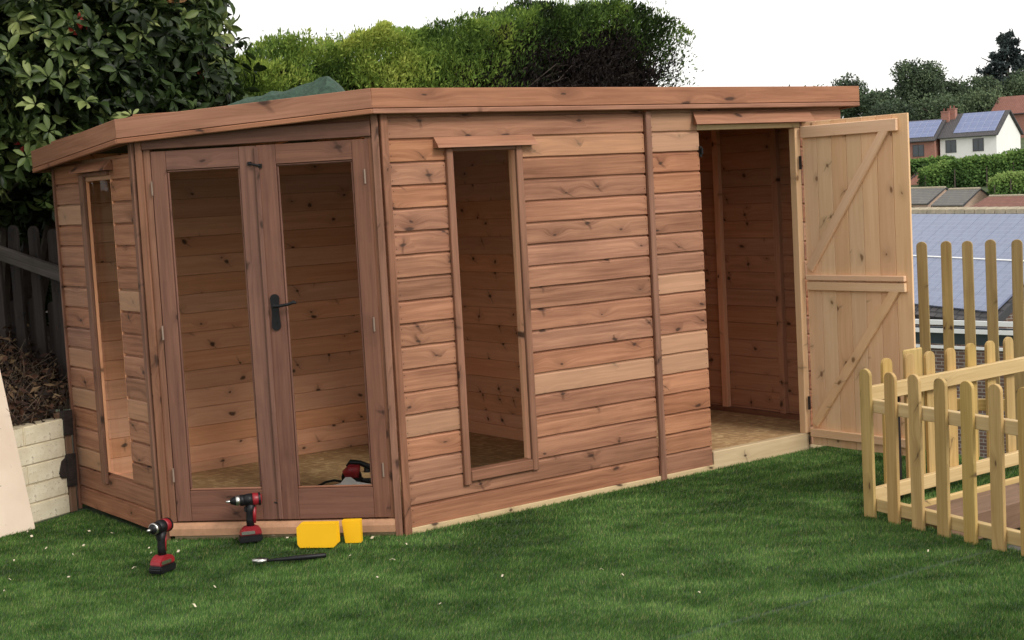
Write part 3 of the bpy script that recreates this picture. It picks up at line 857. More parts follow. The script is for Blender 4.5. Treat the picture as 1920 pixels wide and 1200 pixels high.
fA = thing("picket_fence", "low pale round-topped picket fence running along the lawn edge nearest the camera", "fence", (1.74, -1.46, 0), "low new picket fence panels")
fence_run(fA, FA0, FA1, 8, .73, .074, .018, MAT['picket'], [(.515, .062, .036, .02, 1.28), (.035, .062, .036, .02, 1.28)], MAT['picketrail'], 1, start=.03, step=.168, z0=.0)
fB = thing("picket_fence", "low pale picket panel behind the front one with rails facing the lawn steps", "fence", (1.83, -1.40, 0), "low new picket fence panels")
fence_run(fB, (1.86, -1.36, 0), (3.25, -1.33, 0), 7, .70, .074, .018, MAT['picket'], [(.545, .075, .036, -.02, 1.45), (.045, .07, .036, -.02, 1.45)], MAT['picketrail'], -1, start=.17, step=.172, z0=.04)
vplank("picket", fB, frame(1.86, -1.345, 1), .33, .05, .71, .15, .016, MAT['picket'], bev=.012)
# timber sleepers framing the sunken steps
sp = thing("timber_sleeper", "flat brown timber sleeper edging the steps behind the front picket fence", "sleeper", (2.5, -1.65, -.03))
hplank("sleeper", sp, frame(1.80, -1.83, 0), 0, -.12, 2.2, .135, .27, MAT['sleeper'], bev=.006)
hplank("sleeper", sp, frame(1.80, -1.545, 0), 0, -.12, 2.2, .155, .025, MAT['picketrail'], bev=.004)
sp["kind"] = "thing"
pl2 = thing("retaining_planks", "dark timber planks holding up the lawn edge beyond the low fence", "retaining wall", (3.3, -.7, -.3))
for i in range(4):
    hplank("retaining_board", pl2, frame(3.30, 2.2, -90), 0, -.62 + i * .15, 3.7, .145, .04, MAT['oldfence'], y=-.0)
for px0, px1, y0 in ((1652, 1664, 0), (1728, 1742, 0)):
    pass
dpost = thing("dark_post", "slim dark brown upright post seen between the first two front pickets", "post", (2.12, -1.30, 0), "dark posts by the low fence")
vplank("post", dpost, frame(2.12, -1.30, -30), 0, 0, .56, .05, .05, MAT['oldfence'], bev=.004)
dp2 = thing("dark_post", "dark brown upright post seen between the third and fourth front pickets", "post", (2.44, -1.28, 0), "dark posts by the low fence")
vplank("post", dp2, frame(2.44, -1.28, -30), 0, 0, .56, .05, .05, MAT['oldfence'], bev=.004)
# steps down behind the fence
st = thing("garden_steps", "dark stone steps going down behind the front picket fence", "steps", (2.6, -2.3, -.6))
for i in range(3):
    b_ = MB(); b_.box((1.84, -2.15 - .32 * i - .04, -.75), (3.0, -1.84 - .32 * i - .02 * i, -.18 - .18 * i)); b_.build("step", plain("step_stone", (.09, .08, .07), .9, .3), st, bevel=.01)

# ---- taller fence beyond
tf = thing("tall_picket_fence", "taller greenish brown picket fence along the garden edge in front of the solar roof", "fence", (4.6, .4, -.6))
T0 = at(1695, 660, 10.4); T1 = at(1935, 660, 10.0)
T0z = at(1737, 452, 10.33).z
fence_run(tf, (T0.x, T0.y, -1.0), (T1.x, T1.y, -1.0), 6, T0z + 1.0, .07, .02, MAT['tall'], [(1.0, .08, .04, -.1, 1.15), (.25, .08, .04, -.1, 1.15)], MAT['picket'], 1, start=.158, step=.1505, z0=.0, hj=.004)

# ================================================================== LEFT SIDE: board, retaining wall, bank, old fence
MAT['cream'] = None
def mat_cream():
    m, nt, b = new_mat("cream_masonry_paint"); g = N(nt)
    tc = g.n("ShaderNodeTexCoord"); oi = g.n("ShaderNodeObjectInfo")
    n1 = g.noise(tc.outputs["Object"], 9, 6, .65); n2 = g.noise(tc.outputs["Object"], 45, 4, .7)
    vo = g.n("ShaderNodeTexVoronoi"); vo.inputs["Scale"].default_value = 14; g.l(tc.outputs["Object"], vo.inputs["Vector"])
    c = g.mix(g.mapr(n1, .3, .7), (.60, .52, .36), (.76, .70, .53))
    chip = g.math('MULTIPLY', g.mapr(n2, .56, .66), g.mapr(n1, .42, .58))
    c = g.mix(g.math('MULTIPLY', chip, .75), c, (.16, .10, .065))
    c = g.mix(g.math('MULTIPLY', g.mapr(vo.outputs["Distance"], .0, .16, 1, 0), .25), c, (.25, .2, .14))
    g.l(c, b.inputs["Base Color"]); b.inputs["Roughness"].default_value = .8
    g.bump(n2, .5, .006, b)
    return m
MAT['cream'] = mat_cream()
rw = thing("retaining_wall", "low cream painted block retaining wall beside the left end of the shed", "wall", (-1.2, 1.9, 0))
W0 = Vector((-2.35, 1.30, 0)); W1 = Vector((-.965, 1.975, 0))
wd = (W1 - W0); wang = math.degrees(math.atan2(wd.y, wd.x)); wL = wd.length; WF = frame(W0.x, W0.y, wang)
bk_ = MB(); bk_.box((0, .007, 0), (wL - .004, .10, .535), mw=WF); bk_.build("mortar_core", plain("cream_mortar", (.50, .42, .29), .9, .3, 20, bump=.5), rw)
for r in range(5):
    x = wL; k = 0
    widths = [.30, .44, .44, .42, .3] if r % 2 == 0 else [.44, .44, .44, .40, .4]
    for w_ in widths:
        w_ = min(w_, x)
        if w_ < .03: break
        b_ = MB(); b_.box((0, 0, 0), (w_ - .004, .03, .104))
        me = b_.mesh("block", bevel=.005)
        link("block", me, MAT['cream'], rw, WF @ Matrix.Translation((x - w_ + .0035, random.uniform(-.003, .003), .002 + r * .107)) @ Matrix.Rotation(random.uniform(-.006, .006), 4, 'Y'))
        x -= w_
# dark end post with stain
vplank("end_post", rw, WF, wL + .002, 0, .56, .05, .10, MAT['sleeper'], y=-.005, bev=.004)
eb = MB()
for (z0_, z1_, w_) in ((.44, .575, .052), (.15, .33, .05)):
    eb.prism([(wL - .01, z0_), (wL + .056, z0_ - .006), (wL + .06, z1_), (wL - .004, z1_ + .004)], -.014, .02, mw=WF)
eb.prism([(wL - .065, .235), (wL - .05, .205), (wL - .01, .2), (wL - .01, .315), (wL - .04, .30)], -.006, .01, mw=WF)
eb.build("dark_stain_block", MAT['oldfence'], rw)
# soil bank
def bank_h(X, Y):
    dd = -(X - W0.x) * math.sin(rad(wang)) + (Y - W0.y) * math.cos(rad(wang))
    return np.interp(dd, [0, .08, .3, .9, 1.4, 3.5], [.50, .525, .60, .84, .9, 1.0])
bx = np.linspace(-3.4, 1.6, 110); by = np.linspace(.6, 5.4, 110)
BX, BY = np.meshgrid(bx, by)
P = np.stack([BX.ravel(), BY.ravel(), np.zeros(BX.size)], 1)
P[:, 2] = bank_h(P[:, 0], P[:, 1]) + (fbm(P, 5, 2) - .5) * .10
i_, j_ = np.meshgrid(np.arange(109), np.arange(109)); a_ = (j_ * 110 + i_).ravel()
F_ = np.stack([a_, a_ + 1, a_ + 111, a_ + 110], 1)
dd_ = -(P[:, 0] - W0.x) * math.sin(rad(wang)) + (P[:, 1] - W0.y) * math.cos(rad(wang))
keep_v = (dd_ > .05) & ~((P[:, 0] > -.93) & (P[:, 1] < 2.17)) & ~(P[:, 0] > 1.2)
F_ = F_[keep_v[F_].all(1)]
tag(link("soil_bank", np_mesh("soil_bank", P, F_, np.zeros(len(P)), MAT['soil']), MAT['soil']), kind='structure')
# dead leaves and twigs on the bank
n = 5200
X = RNG.uniform(-2.3, -.7, n); Y = RNG.uniform(1.6, 3.2, n)
dd_ = -(X - W0.x) * math.sin(rad(wang)) + (Y - W0.y) * math.cos(rad(wang))
ok = (dd_ > .03) & ~((X > -.93) & (Y < 2.14)); X, Y = X[ok], Y[ok]; n = len(X)
Z = bank_h(X, Y) + RNG.random(n) ** 2 * .16 + .0
Pq = np.stack([X, Y, Z], 1)
V, F, t = leaf_arrays(Pq, RNG.normal(0, 1, (n, 3)) * np.array([1, 1, .6]), RNG.normal(0, .5, (n, 3)) + np.array([0, -.3, .7]), RNG.uniform(.03, .08, n), RNG.uniform(.012, .035, n))
ml = mat_leaf("dead_leaves", [(0, (.014, .010, .008)), (.5, (.04, .020, .014)), (.8, (.09, .042, .025)), (1, (.22, .15, .08))], .1, .8, .2)
tag(link("dead_leaf_litter", np_mesh("dead_leaf_litter", V, F, t, ml), ml), "dark brown dead leaves and twigs on the bank above the cream wall", "leaf litter", kind='stuff')
n = 700
X = RNG.uniform(-2.0, -.8, n); Y = RNG.uniform(1.75, 2.9, n); dd_ = -(X - W0.x) * math.sin(rad(wang)) + (Y - W0.y) * math.cos(rad(wang))
ok = (dd_ > .06) & ~((X > -.93) & (Y < 2.14)); X, Y = X[ok], Y[ok]; n = len(X)
tw = MB()
for x, y in zip(X, Y):
    z = float(bank_h(np.array([x]), np.array([y]))[0]); p = Vector((x, y, z))
    q = p + Vector((random.gauss(0, .08), random.gauss(0, .08), random.uniform(.02, .2)))
    r = p.lerp(q, .5) + Vector((random.gauss(0, .02), random.gauss(0, .02), 0.01))
    tw.tube([p, r, q], [.0025, .002, .001], 3, caps=False)
tag(tw.build("twigs", plain("twig_bark", (.13, .09, .06), .9, .4, 5)), "thin brown twigs tangled on the soil bank by the old fence", "twigs", kind='stuff')

# old dark fence on the bank
of = thing("old_picket_fence", "dark weathered picket fence with a grey rail on the bank at far left", "fence", (-.9, 2.75, .85))
O0 = at(-70, 640, 9.5); O1 = at(122, 668, 8.9)
for i in range(6):
    tt = (i + .3) / 5.4
    base = O0.lerp(O1, tt); d = (O1 - O0).normalized(); ang = math.degrees(math.atan2(d.y, d.x))
    topz = at(-70 + 192 * tt, 409 + 20 * tt, 9.5 - .6 * tt).z + random.uniform(-.008, .012)
    mw = frame(base.x, base.y, ang) @ Matrix.Translation((0, 0, .62)) @ Matrix.Rotation(random.uniform(-.015, .015), 4, 'Y') @ VERT
    link("picket", picket_mesh(topz - .62, .088, .02, MAT['oldfence']), MAT['oldfence'], of, mw)
ra = at(-75, 463, 9.30); rb = at(125, 534, 8.72)
bar("rail", of, ra, rb, .085, .04, MAT['oldrail'], bev=.006)
for off, dz in ((.03, .27), (.09, .1)):      # second row of pickets behind, filling the gaps
    pass
for i in range(6):
    tt = (i + .82) / 5.4
    base = O0.lerp(O1, tt) + Vector((F2[0] * .06, F2[1] * .06, 0)); d = (O1 - O0).normalized(); ang = math.degrees(math.atan2(d.y, d.x))
    mw = frame(base.x, base.y, ang) @ Matrix.Translation((0, 0, .6)) @ VERT
    link("picket", picket_mesh(.55 + .03 * random.random(), .08, .02, MAT['oldfence']), MAT['oldfence'], of, mw)

# pale board leaning on the wall
mbd, nt, b = new_mat("pale_board_face"); g = N(nt); tc = g.n("ShaderNodeTexCoord")
n1 = g.noise(tc.outputs["Object"], 4, 6, .6); n2 = g.noise(tc.outputs["Object"], 55, 3, .5)
c = g.mix(g.mapr(n1, .3, .7), (.66, .53, .41), (.74, .61, .48)); c = g.mix(g.math('MULTIPLY', g.mapr(n2, .7, .76), .7), c, (.2, .13, .08))
g.l(c, b.inputs["Base Color"]); b.inputs["Roughness"].default_value = .65
BR = Vector((-1.262, 1.715, .0)); TR = Vector((-1.338, 1.845, .865)); dirb = Vector((-.93, -.30, 0)).normalized()
BLx = BR + dirb * .62; TLx = TR + dirb * .62 + Vector((0, 0, -.01))
nn = (BLx - BR).cross(TR - BR).normalized() * .012
bd = MB(); vs_ = [BR, TR, TLx, BLx]; bd.add([tuple(v) for v in vs_] + [tuple(v - nn) for v in vs_], [(0, 1, 2, 3), (7, 6, 5, 4), (0, 4, 5, 1), (1, 5, 6, 2), (2, 6, 7, 3), (3, 7, 4, 0)])
tag(bd.build("leaning_board", mbd, bevel=.0015), "pale peach sheet board leaning against the cream wall at the left edge", "board")

# ================================================================== FOLIAGE BEHIND
# large-leaved shrub, top left
def make_shrub():
    root = thing("large_leaf_shrub", "tall dark evergreen shrub with big glossy leaves behind the left end of the shed", "shrub", (-.6, 3.7, .9))
    ctr = Vector((-.55, 3.75, 2.35))
    blobs = []
    rnd = random.Random(5)
    # lumps placed by direction round the centre
    spec = [(30, 60, 9.3, .62), (120, 20, 9.2, .6), (230, 60, 9.4, .62), (300, 40, 9.7, .42), (60, 200, 9.0, .60), (170, 190, 9.1, .60), (270, 170, 9.4, .58), (322, 130, 9.7, .36), (100, 270, 9.5, .5), (10, 270, 9.6, .5), (190, 260, 9.5, .5), (60, 345, 9.9, .36), (-80, 150, 9.3, .7), (-90, 320, 9.9, .42), (150, -120, 9.6, .8), (300, -120, 9.9, .5), (0, -120, 9.5, .7), (372, 60, 10.0, .16), (390, 5, 10.1, .15), (385, 110, 10.0, .13), (-300, 120, 8.3, .9), (-280, -280, 8.2, 1.0), (-480, 330, 7.9, .8), (0, -380, 8.8, .9), (-560, 0, 7.4, .9), (220, 120, 10.3, .75), (80, 120, 10.2, 1.0), (340, 160, 10.2, .5)]  # lumps far past the left edge are unseen, added to shade the side wall
    for px, py, dp, r in spec: blobs.append((np.array(at(px, py, dp)), r))
    # rosettes on the lumps' surfaces
    P, Nn = [], []
    for c, r in blobs:
        k = int(250 * (r / .6) ** 2)
        v = unit(RNG.normal(0, 1, (k, 3)))
        rr = r * (1 - .35 * RNG.random(k) ** 2)[:, None] * (1 + .22 * (vnoise(v * 3 + c, 1.0)[:, None] - .5))
        P.append(c + v * rr); Nn.append(v)
    P = np.concatenate(P); Nn = np.concatenate(Nn)
    ok = (P[:, 1] > 2.25) & (P[:, 2] > .9)
    ok &= (P[:, 2] > 1.62) | (P[:, 0] < -1.9) | (P[:, 1] > 3.15)
    # thin the far side
    toC = np.array(CAMP) - P; face = (unit(toC) * Nn).sum(1)
    ok &= (face > -.5) | (RNG.random(len(P)) < .3)
    P, Nn = P[ok], Nn[ok]; k = len(P)
    # leaves per rosette
    LV = []
    m_ = 8
    ax = unit(Nn + RNG.normal(0, .35, (k, 3)) + np.array([0, 0, .35]))
    for j in range(m_):
        th = 2 * math.pi * (j + RNG.random(k) * .6) / m_
        a = unit(np.cross(ax, np.array([.3, .2, 1.0]))); b_ = np.cross(ax, a)
        side = a * np.cos(th)[:, None] + b_ * np.sin(th)[:, None]
        D = unit(side + ax * RNG.uniform(-.35, .8, (k, 1)) + RNG.normal(0, .22, (k, 3)) + np.array([0, 0, -.22]))
        nrm = unit(ax + RNG.normal(0, .38, (k, 3)))
        L = RNG.uniform(.045, .115, k); W = L * RNG.uniform(.36, .50, k)
        base = RNG.random(k)
        LV.append((P + D * .008, D, nrm, L, W))
    Pa = np.concatenate([q[0] for q in LV]); Da = np.concatenate([q[1] for q in LV]); Na = np.concatenate([q[2] for q in LV]); La = np.concatenate([q[3] for q in LV]); Wa = np.concatenate([q[4] for q in LV])
    ros = np.tile(np.arange(k), m_)
    rt = np.clip(RNG.normal(.20, .15, k) + (vnoise(P, 2.6, 3) - .5) * .5, 0, .7)
    rt = np.where(RNG.random(k) < .10, RNG.uniform(.6, .82, k), rt)
    tint = np.clip(rt[ros] + RNG.normal(0, .12, len(ros)), 0, .85)
    mat = mat_leaf("glossy_leaf", [(0, (.010, .018, .005)), (.3, (.036, .062, .016)), (.6, (.11, .15, .042)), (.85, (.27, .31, .11)), (.93, (.30, .05, .015)), (1, (.32, .018, .03))], .2, .5, .28)
    # 290 nearest, camera-facing leaves become single parts
    toC = np.array(CAMP) - Pa
    depth = -(Pa - np.array(CAMP)) @ np.array(FW)
    lat = ((Pa - np.array(CAMP)) @ np.array(RT)) / -depth * FPX + 960
    ver = 600 - ((Pa - np.array(CAMP)) @ np.array(UP)) / -depth * FPX
    vis = (lat > 0) & (lat < 430) & (ver > 0) & (ver < 420) & (ver < 420 - lat * .55 + 0)
    score = depth + np.where(vis, 0, -99) + np.abs((unit(toC) * Na).sum(1)) * .8 + Wa * 6
    idx = np.argsort(-score)[:280]
    rest = np.ones(len(Pa), bool); rest[idx] = False
    V, F, t = round_leaf_arrays(Pa[rest], Da[rest], Na[rest], La[rest], Wa[rest], .25, tint[rest])
    # deep inner leaves fill the body
    for px, py, dp, rr_ in ((60, 470, 10.4, .45), (130, 520, 10.5, .45), (-20, 540, 10.4, .5), (90, 600, 10.4, .4)): blobs.append((np.array(at(px, py, dp)), rr_))
    kk = 12000
    ci = RNG.integers(0, len(blobs), kk)
    Pin = np.array([blobs[i][0] for i in ci]) + unit(RNG.normal(0, 1, (kk, 3))) * (np.array([blobs[i][1] for i in ci]) * RNG.random(kk) ** .5 * .82)[:, None]
    Pin = Pin[(Pin[:, 1] > 2.3) & ((Pin[:, 2] > 1.66) | (Pin[:, 1] > 3.1))]; kk = len(Pin)
    V2, F2_, t2 = leaf_arrays(Pin, RNG.normal(0, 1, (kk, 3)), RNG.normal(0, .6, (kk, 3)) + np.array([0, 0, .8]), RNG.uniform(.08, .15, kk), RNG.uniform(.03, .06, kk), .2, np.clip(RNG.normal(.15, .1, kk), 0, .5))
    fo = link("foliage", np_mesh("foliage", np.concatenate([V, V2]), np.concatenate([F, F2_ + len(V)]), np.concatenate([t, t2]), mat), mat, root); fo["kind"] = "stuff"
    # the single leaves share four meshes
    protos = []
    for q in range(6):
        v, f, tt = round_leaf_arrays(np.zeros((1, 3)), np.array([[1., 0, 0]]), np.array([[0, 0, 1.]]), 1.0, .42, .25, np.array([[.25], [.38], [.5], [.62], [.74], [.82]][q]))
        protos.append(np_mesh("leaf", v, f, tt, mat))
    for i in idx:
        D = Vector(Da[i]); Nz = Vector(Na[i]); S = D.cross(Nz).normalized(); Nz = S.cross(D).normalized()
        mw = Matrix.Identity(4); s = La[i]
        for r_ in range(3): mw[r_][0], mw[r_][1], mw[r_][2], mw[r_][3] = D[r_] * s, -S[r_] * s, Nz[r_] * s, Pa[i][r_]
        link("leaf", protos[int(np.clip((tint[i] + .12) * 6.2, 0, 5))], mat, root, mw)
    # red new shoots
    for (px, py, dp, n_l, lo) in ((146, 55, 8.72, 9, .97), (45, 278, 8.7, 6, .98), (362, 158, 9.4, 6, .93), (60, 300, 8.8, 3, .97), (330, 5, 9.3, 5, .9)):
        p0 = np.array(at(px, py, dp)); Pn = p0 + RNG.normal(0, .02, (n_l, 3))
        V, F, t = round_leaf_arrays(Pn, RNG.normal(0, .5, (n_l, 3)) + np.array([0, 0, .7]), RNG.normal(0, .5, (n_l, 3)) - np.array([F2[0], F2[1], 0]), RNG.uniform(.05, .09, n_l), .028, .25, np.full(n_l, lo))
        link("red_shoot", np_mesh("red_shoot", V, F, t, mat), mat, root)
    # trunks and limbs
    tb = MB()
    for k_ in range(9):
        c, r = blobs[k_ * 2 % len(blobs)]; base = Vector((-.6 + rnd.uniform(-.3, .3), 3.7 + rnd.uniform(-.2, .2), .8)); c = Vector(c)
        mid = base.lerp(c, .5) + Vector((rnd.uniform(-.15, .15), rnd.uniform(-.15, .15), .1))
        tb.tube([base, mid, c], [.05, .032, .012], 7)
        for _ in range(5):
            e = c + Vector((rnd.gauss(0, .3), rnd.gauss(0, .3), rnd.gauss(0, .3))); tb.tube([mid.lerp(c, .6), c.lerp(e, .5), e], [.014, .01, .004], 5, caps=False)
    tb.build("trunk", plain("shrub_bark", (.06, .045, .035), .9, .4, 12), root)
make_shrub()

# conifer hedge behind the shed
def make_hedge():
    root = thing("conifer_hedge", "bright green conifer hedge with a bare dark right end behind the shed roof", "hedge", (2.2, 3.4, 0))
    # hedge axis along X at y = 3.35 .. 4.1 ; top profile from the photograph's skyline
    prof_px = [(330, 150), (400, 135), (440, 118), (480, 103), (520, 84), (560, 80), (600, 88), (650, 72), (690, 68), (740, 72), (780, 62), (830, 55), (880, 42), (930, 32), (960, 22), (1000, 12), (1040, 6), (1100, 2), (1150, 8), (1200, 14), (1240, 22), (1262, 34), (1280, 60), (1272, 110), (1255, 160)]
    Yf = 3.45
    xs, zs = [], []
    for px, py in prof_px:
        d = FW + RT * ((px - 960) / FPX) + UP * ((600 - py) / FPX); t = (Yf + .1 - CAMP.y) / d.y; p = CAMP + d * t
        xs.append(p.x); zs.append(p.z)
    xr = max(xs)
    xs_t, zs_t = xs[:-3], zs[:-3]
    def top(x): return np.interp(x, xs_t, zs_t)
    n = 260000
    X = RNG.uniform(xs[0] - .9, xr, n); depthf = RNG.random(n) ** 1.6
    Y = Yf + depthf * .9
    tz = top(X) - .04 + (fbm(np.stack([X, Y, np.zeros(n)], 1), 3.2, 4) - .5) * .36
    # rounded right end
    rr = xr - X
    endk = np.sqrt(np.clip(1 - (1 - np.clip(rr / .55, 0, 1)) ** 2, 0, 1))
    u = RNG.random(n)
    Zt = tz
    Z = 1.55 + (Zt - 1.55) * (1 - u ** 1.7)
    lump = fbm(np.stack([X * 1.0, Z * 1.2, np.zeros(n)], 1), 2.6, 8)
    Y = Y + (lump - .5) * -.30
    keep = (rr > .22 * (1 - np.clip((Z - 1.9) / 1.0, 0, 1)) + .08 * RNG.random(n)) & (RNG.random(n) < .55 + .45 * endk)
    # holes
    hole = fbm(np.stack([X, Z, Y * .3], 1), 6.5, 17)
    keep &= (hole < .60) | (RNG.random(n) < .25)
    X, Y, Z, lump, Zt, depthf = X[keep], Y[keep], Z[keep], lump[keep], Zt[keep], depthf[keep]; n = len(X)
    P = np.stack([X, Y, Z], 1)
    # direction: sprays grow up and outward, fan out
    D = RNG.normal(0, .45, (n, 3)) + np.stack([np.zeros(n), np.full(n, -.45), np.full(n, .75)], 1)
    Nn = RNG.normal(0, .7, (n, 3)) + np.array([0, -.8, .3])
    L = RNG.uniform(.02, .055, n); W = L * RNG.uniform(.2, .36, n)
    below = Zt - Z
    # deadness: the lower right is bare brown twigs, the left bright
    xb = np.interp(1.0 * X, [0, 2.7, 3.3, 3.7, 9], [0, 0, .55, 1, 1])
    dead = np.clip(xb * np.clip((below - .17 + (lump - .5) * .8) / .25, 0, 1), 0, 1)
    bright = np.interp(X, [0, 1.2, 2.2, 2.9, 3.5, 9], [.52, .70, .72, .62, .40, .34]) + (lump - .5) * .95 + (vnoise(P, 9, 2) - .5) * .25 + RNG.normal(0, .08, n)
    tint = np.clip(bright - .15 * np.clip(below - .5, 0, 1), .18, 1)
    isd = RNG.random(n) < dead
    tint = np.where(isd, RNG.uniform(0, .10, n), tint)
    kd = ~isd | (RNG.random(n) < .7)
    P, D, Nn, L, W, tint = P[kd], D[kd], Nn[kd], L[kd], W[kd], tint[kd]
    mat = mat_leaf("conifer_spray", [(0, (.012, .009, .010)), (.12, (.035, .026, .022)), (.2, (.018, .034, .010)), (.45, (.085, .15, .032)), (.7, (.23, .33, .06)), (1, (.46, .50, .11))], .35, .65, .15)
    V, F, t = quad_arrays(P, D, Nn, L, W, tint)
    # wispy leader shoots on top
    m_ = 900
    X2 = RNG.uniform(xs[0] - .6, xr - .25, m_); Y2 = RNG.uniform(Yf, Yf + .7, m_)
    Z2 = top(X2) - .03; hh = RNG.random(m_) ** 4 * .13
    PP, DD = [], []
    for k in range(8):
        f = k / 7
        PP.append(np.stack([X2, Y2, Z2 + hh * f], 1) + RNG.normal(0, .012, (m_, 3))); DD.append(RNG.normal(0, .4, (m_, 3)) + np.array([.1, 0, 1]))
    P3 = np.concatenate(PP); D3 = np.concatenate(DD); k3 = len(P3)
    V3, F3, t3 = quad_arrays(P3, D3, RNG.normal(0, 1, (k3, 3)), RNG.uniform(.02, .045, k3), .009, np.clip(RNG.normal(.5, .15, k3), .2, 1))
    # loose twigs off the right end
    m4 = 2600
    s = RNG.random(m4); zz = RNG.uniform(1.95, 3.1, m4)
    X4 = xr - .28 + s ** 1.5 * .42 * (1 - np.abs(zz - 2.65) / .9); Y4 = RNG.uniform(Yf, Yf + .5, m4)
    V4, F4, t4 = quad_arrays(np.stack([X4, Y4, zz], 1), RNG.normal(0, .6, (m4, 3)) + np.array([.7, 0, .4]), RNG.normal(0, 1, (m4, 3)), RNG.uniform(.03, .06, m4), .012, np.clip(RNG.normal(.32, .12, m4), .05, .7))
    Va = np.concatenate([V, V3, V4]); Fa = np.concatenate([F, F3 + len(V), F4 + len(V) + len(V3)]); ta = np.concatenate([t, t3, t4])
    fo = link("foliage", np_mesh("foliage", Va, Fa, ta, mat), mat, root); fo["kind"] = "stuff"
    # stems and bare branches
    tb = MB(); rnd = random.Random(3)
    for k in range(9):
        x = xs[0] + .2 + k * (xr - xs[0] - .3) / 8; tb.tube([(x, 3.9, -.05), (x + .03, 3.9, 1.4), (x, 3.85, 2.3)], [.06, .045, .02], 7)
    for k in range(420):
        x = rnd.uniform(3.1, xr - .35); z = rnd.uniform(1.6, float(top(np.array([x]))[0]) - .25); y = rnd.uniform(Yf + .02, Yf + .5)
        a = Vector((x, y + .2, z)); b2 = a + Vector((rnd.gauss(.05, .13), rnd.uniform(-.25, -.05), rnd.uniform(.0, .25))); mid = a.lerp(b2, .5) + Vector((rnd.gauss(0, .03), 0, rnd.gauss(0, .03)))
        tb.tube([a, mid, b2], [.007, .005, .002], 4, caps=False)
    br = tb.build("branches", plain("hedge_bark", (.10, .075, .06), .9, .5, 8), root); br["kind"] = "stuff"
    # inner mass of dense old growth: small dark twigs that stop the light
    k5 = 75000
    X5 = RNG.uniform(xs[0] - .9, xr - .14, k5); Y5 = Yf + .3 + RNG.random(k5) * .5
    Z5 = 1.4 + (top(X5) - .16 - 1.4) * RNG.random(k5)
    V5, F5, t5 = quad_arrays(np.stack([X5, Y5, Z5], 1), RNG.normal(0, 1, (k5, 3)), RNG.normal(0, .4, (k5, 3)) + np.array([0, -1, 0]), RNG.uniform(.05, .09, k5), .03, RNG.uniform(0, .12, k5))
    io = link("old_growth", np_mesh("old_growth", V5, F5, t5, mat), mat, root); io["kind"] = "stuff"
make_hedge()

# ================================================================== TREES FAR OFF
def far_tree(name, label, group, px, top_y, base_y, half_px, depth, kind='round', tintc=.4, mat=None, leaf=.45, count=6000, seed=1):
    top_p = at(px, top_y, depth); bx_, by_ = top_p.x, top_p.y
    gz = float(terrain_h(np.array([bx_]), np.array([by_]))[0])
    base = Vector((bx_, by_, gz)); H = top_p.z - gz; R = half_px / FPX * depth
    root = thing(name, label, "tree", base, group)
    rg = np.random.default_rng(seed)
    rnd = random.Random(seed)
    if kind == 'round':
        nb_ = 16; cs = []
        for k in range(nb_):
            a = rg.random() * 6.28; rr = R * .62 * math.sqrt(rg.random()); h = gz + H * (.32 + .52 * rg.random())
            q = math.sqrt(max(.1, 1 - ((h - gz) / H - .5) ** 2 * 2.4))
            cs.append((bx_ + rr * math.cos(a) * q, by_ + rr * math.sin(a) * q, h, R * rg.uniform(.32, .5)))
        cs.append((bx_, by_, gz + H - R * .42, R * .42))
        P = []; nrm = []
        for c in cs:
            k = count // len(cs); v = unit(rg.normal(0, 1, (k, 3)))
            rr = c[3] * (1 - .5 * rg.random(k) ** 2)[:, None] * (1 + .35 * (vnoise(v * 2.5 + c[0], 1)[:, None] - .5))
            P.append(np.array(c[:3]) + v * rr); nrm.append(v)
        P = np.concatenate(P); nrm = np.concatenate(nrm)
        P[:, 2] = np.maximum(P[:, 2], gz + .1 * H)
    else:        # cedar: flat tiers on a leaning stem
        P = []
        for k in range(22):
            f = k / 21; z = gz + H * (.28 + .72 * f); w = R * (1 - f * .82) * rg.uniform(.6, 1.1)
            a = rg.random() * 6.28; m = count // 22
            u = rg.random(m) ** .6 * w; s = rg.normal(0, .16 * w, m)
            P.append(np.stack([bx_ + math.cos(a) * u - math.sin(a) * s, by_ + math.sin(a) * u + math.cos(a) * s, z + rg.normal(0, .25, m) + u * .12], 1))
            P.append(np.stack([bx_ - math.cos(a) * u * .8 - math.sin(a) * s, by_ - math.sin(a) * u * .8 + math.cos(a) * s, z + .4 + rg.normal(0, .25, m) + u * .12], 1))
        P = np.concatenate(P); nrm = rg.normal(0, .4, P.shape) + np.array([0, 0, 1])
    n = len(P)
    t = np.clip(tintc + (vnoise(P, 1 / (R * .3), seed) - .5) * .6 + rg.normal(0, .1, n), 0, 1)
    V, F, tt = leaf_arrays(P, rg.normal(0, 1, (n, 3)) + nrm * .6, rg.normal(0, .6, (n, 3)) + nrm, rg.uniform(.6, 1.3, n) * leaf, rg.uniform(.4, .8, n) * leaf, .2, t)
    cr = link("crown", np_mesh("crown", V, F, tt, mat), mat, root); cr["kind"] = "stuff"
    tb = MB(); tb.tube([base - Vector((0, 0, .5)), base + Vector((0, 0, H * .4)), base + Vector((0, 0, H * .85))], [R * .09, R * .06, R * .02], 7)
    for k in range(10):
        a = rnd.random() * 6.28; z = H * rnd.uniform(.25, .7); tb.tube([base + Vector((0, 0, z)), base + Vector((math.cos(a) * R * .6, math.sin(a) * R * .6, z + H * .15))], [R * .03, R * .008], 5, caps=False)
    tb.build("trunk", BARK, root)
BARK = plain("tree_bark", (.07, .055, .045), .9, .4, 2)
LEAF_FAR = mat_leaf("hazed_broad_leaves", [(0, (.035, .050, .035)), (.4, (.075, .105, .060)), (.7, (.12, .165, .085)), (1, (.19, .23, .12))], .2, .7, .15)  # greens lifted and greyed: distance haze put into the leaf colour
LEAF_DARK = mat_leaf("cedar_needles", [(0, (.035, .048, .050)), (.5, (.065, .088, .085)), (1, (.12, .15, .13))], .1, .7, .15)
G_T = "trees on the hill beyond the houses"
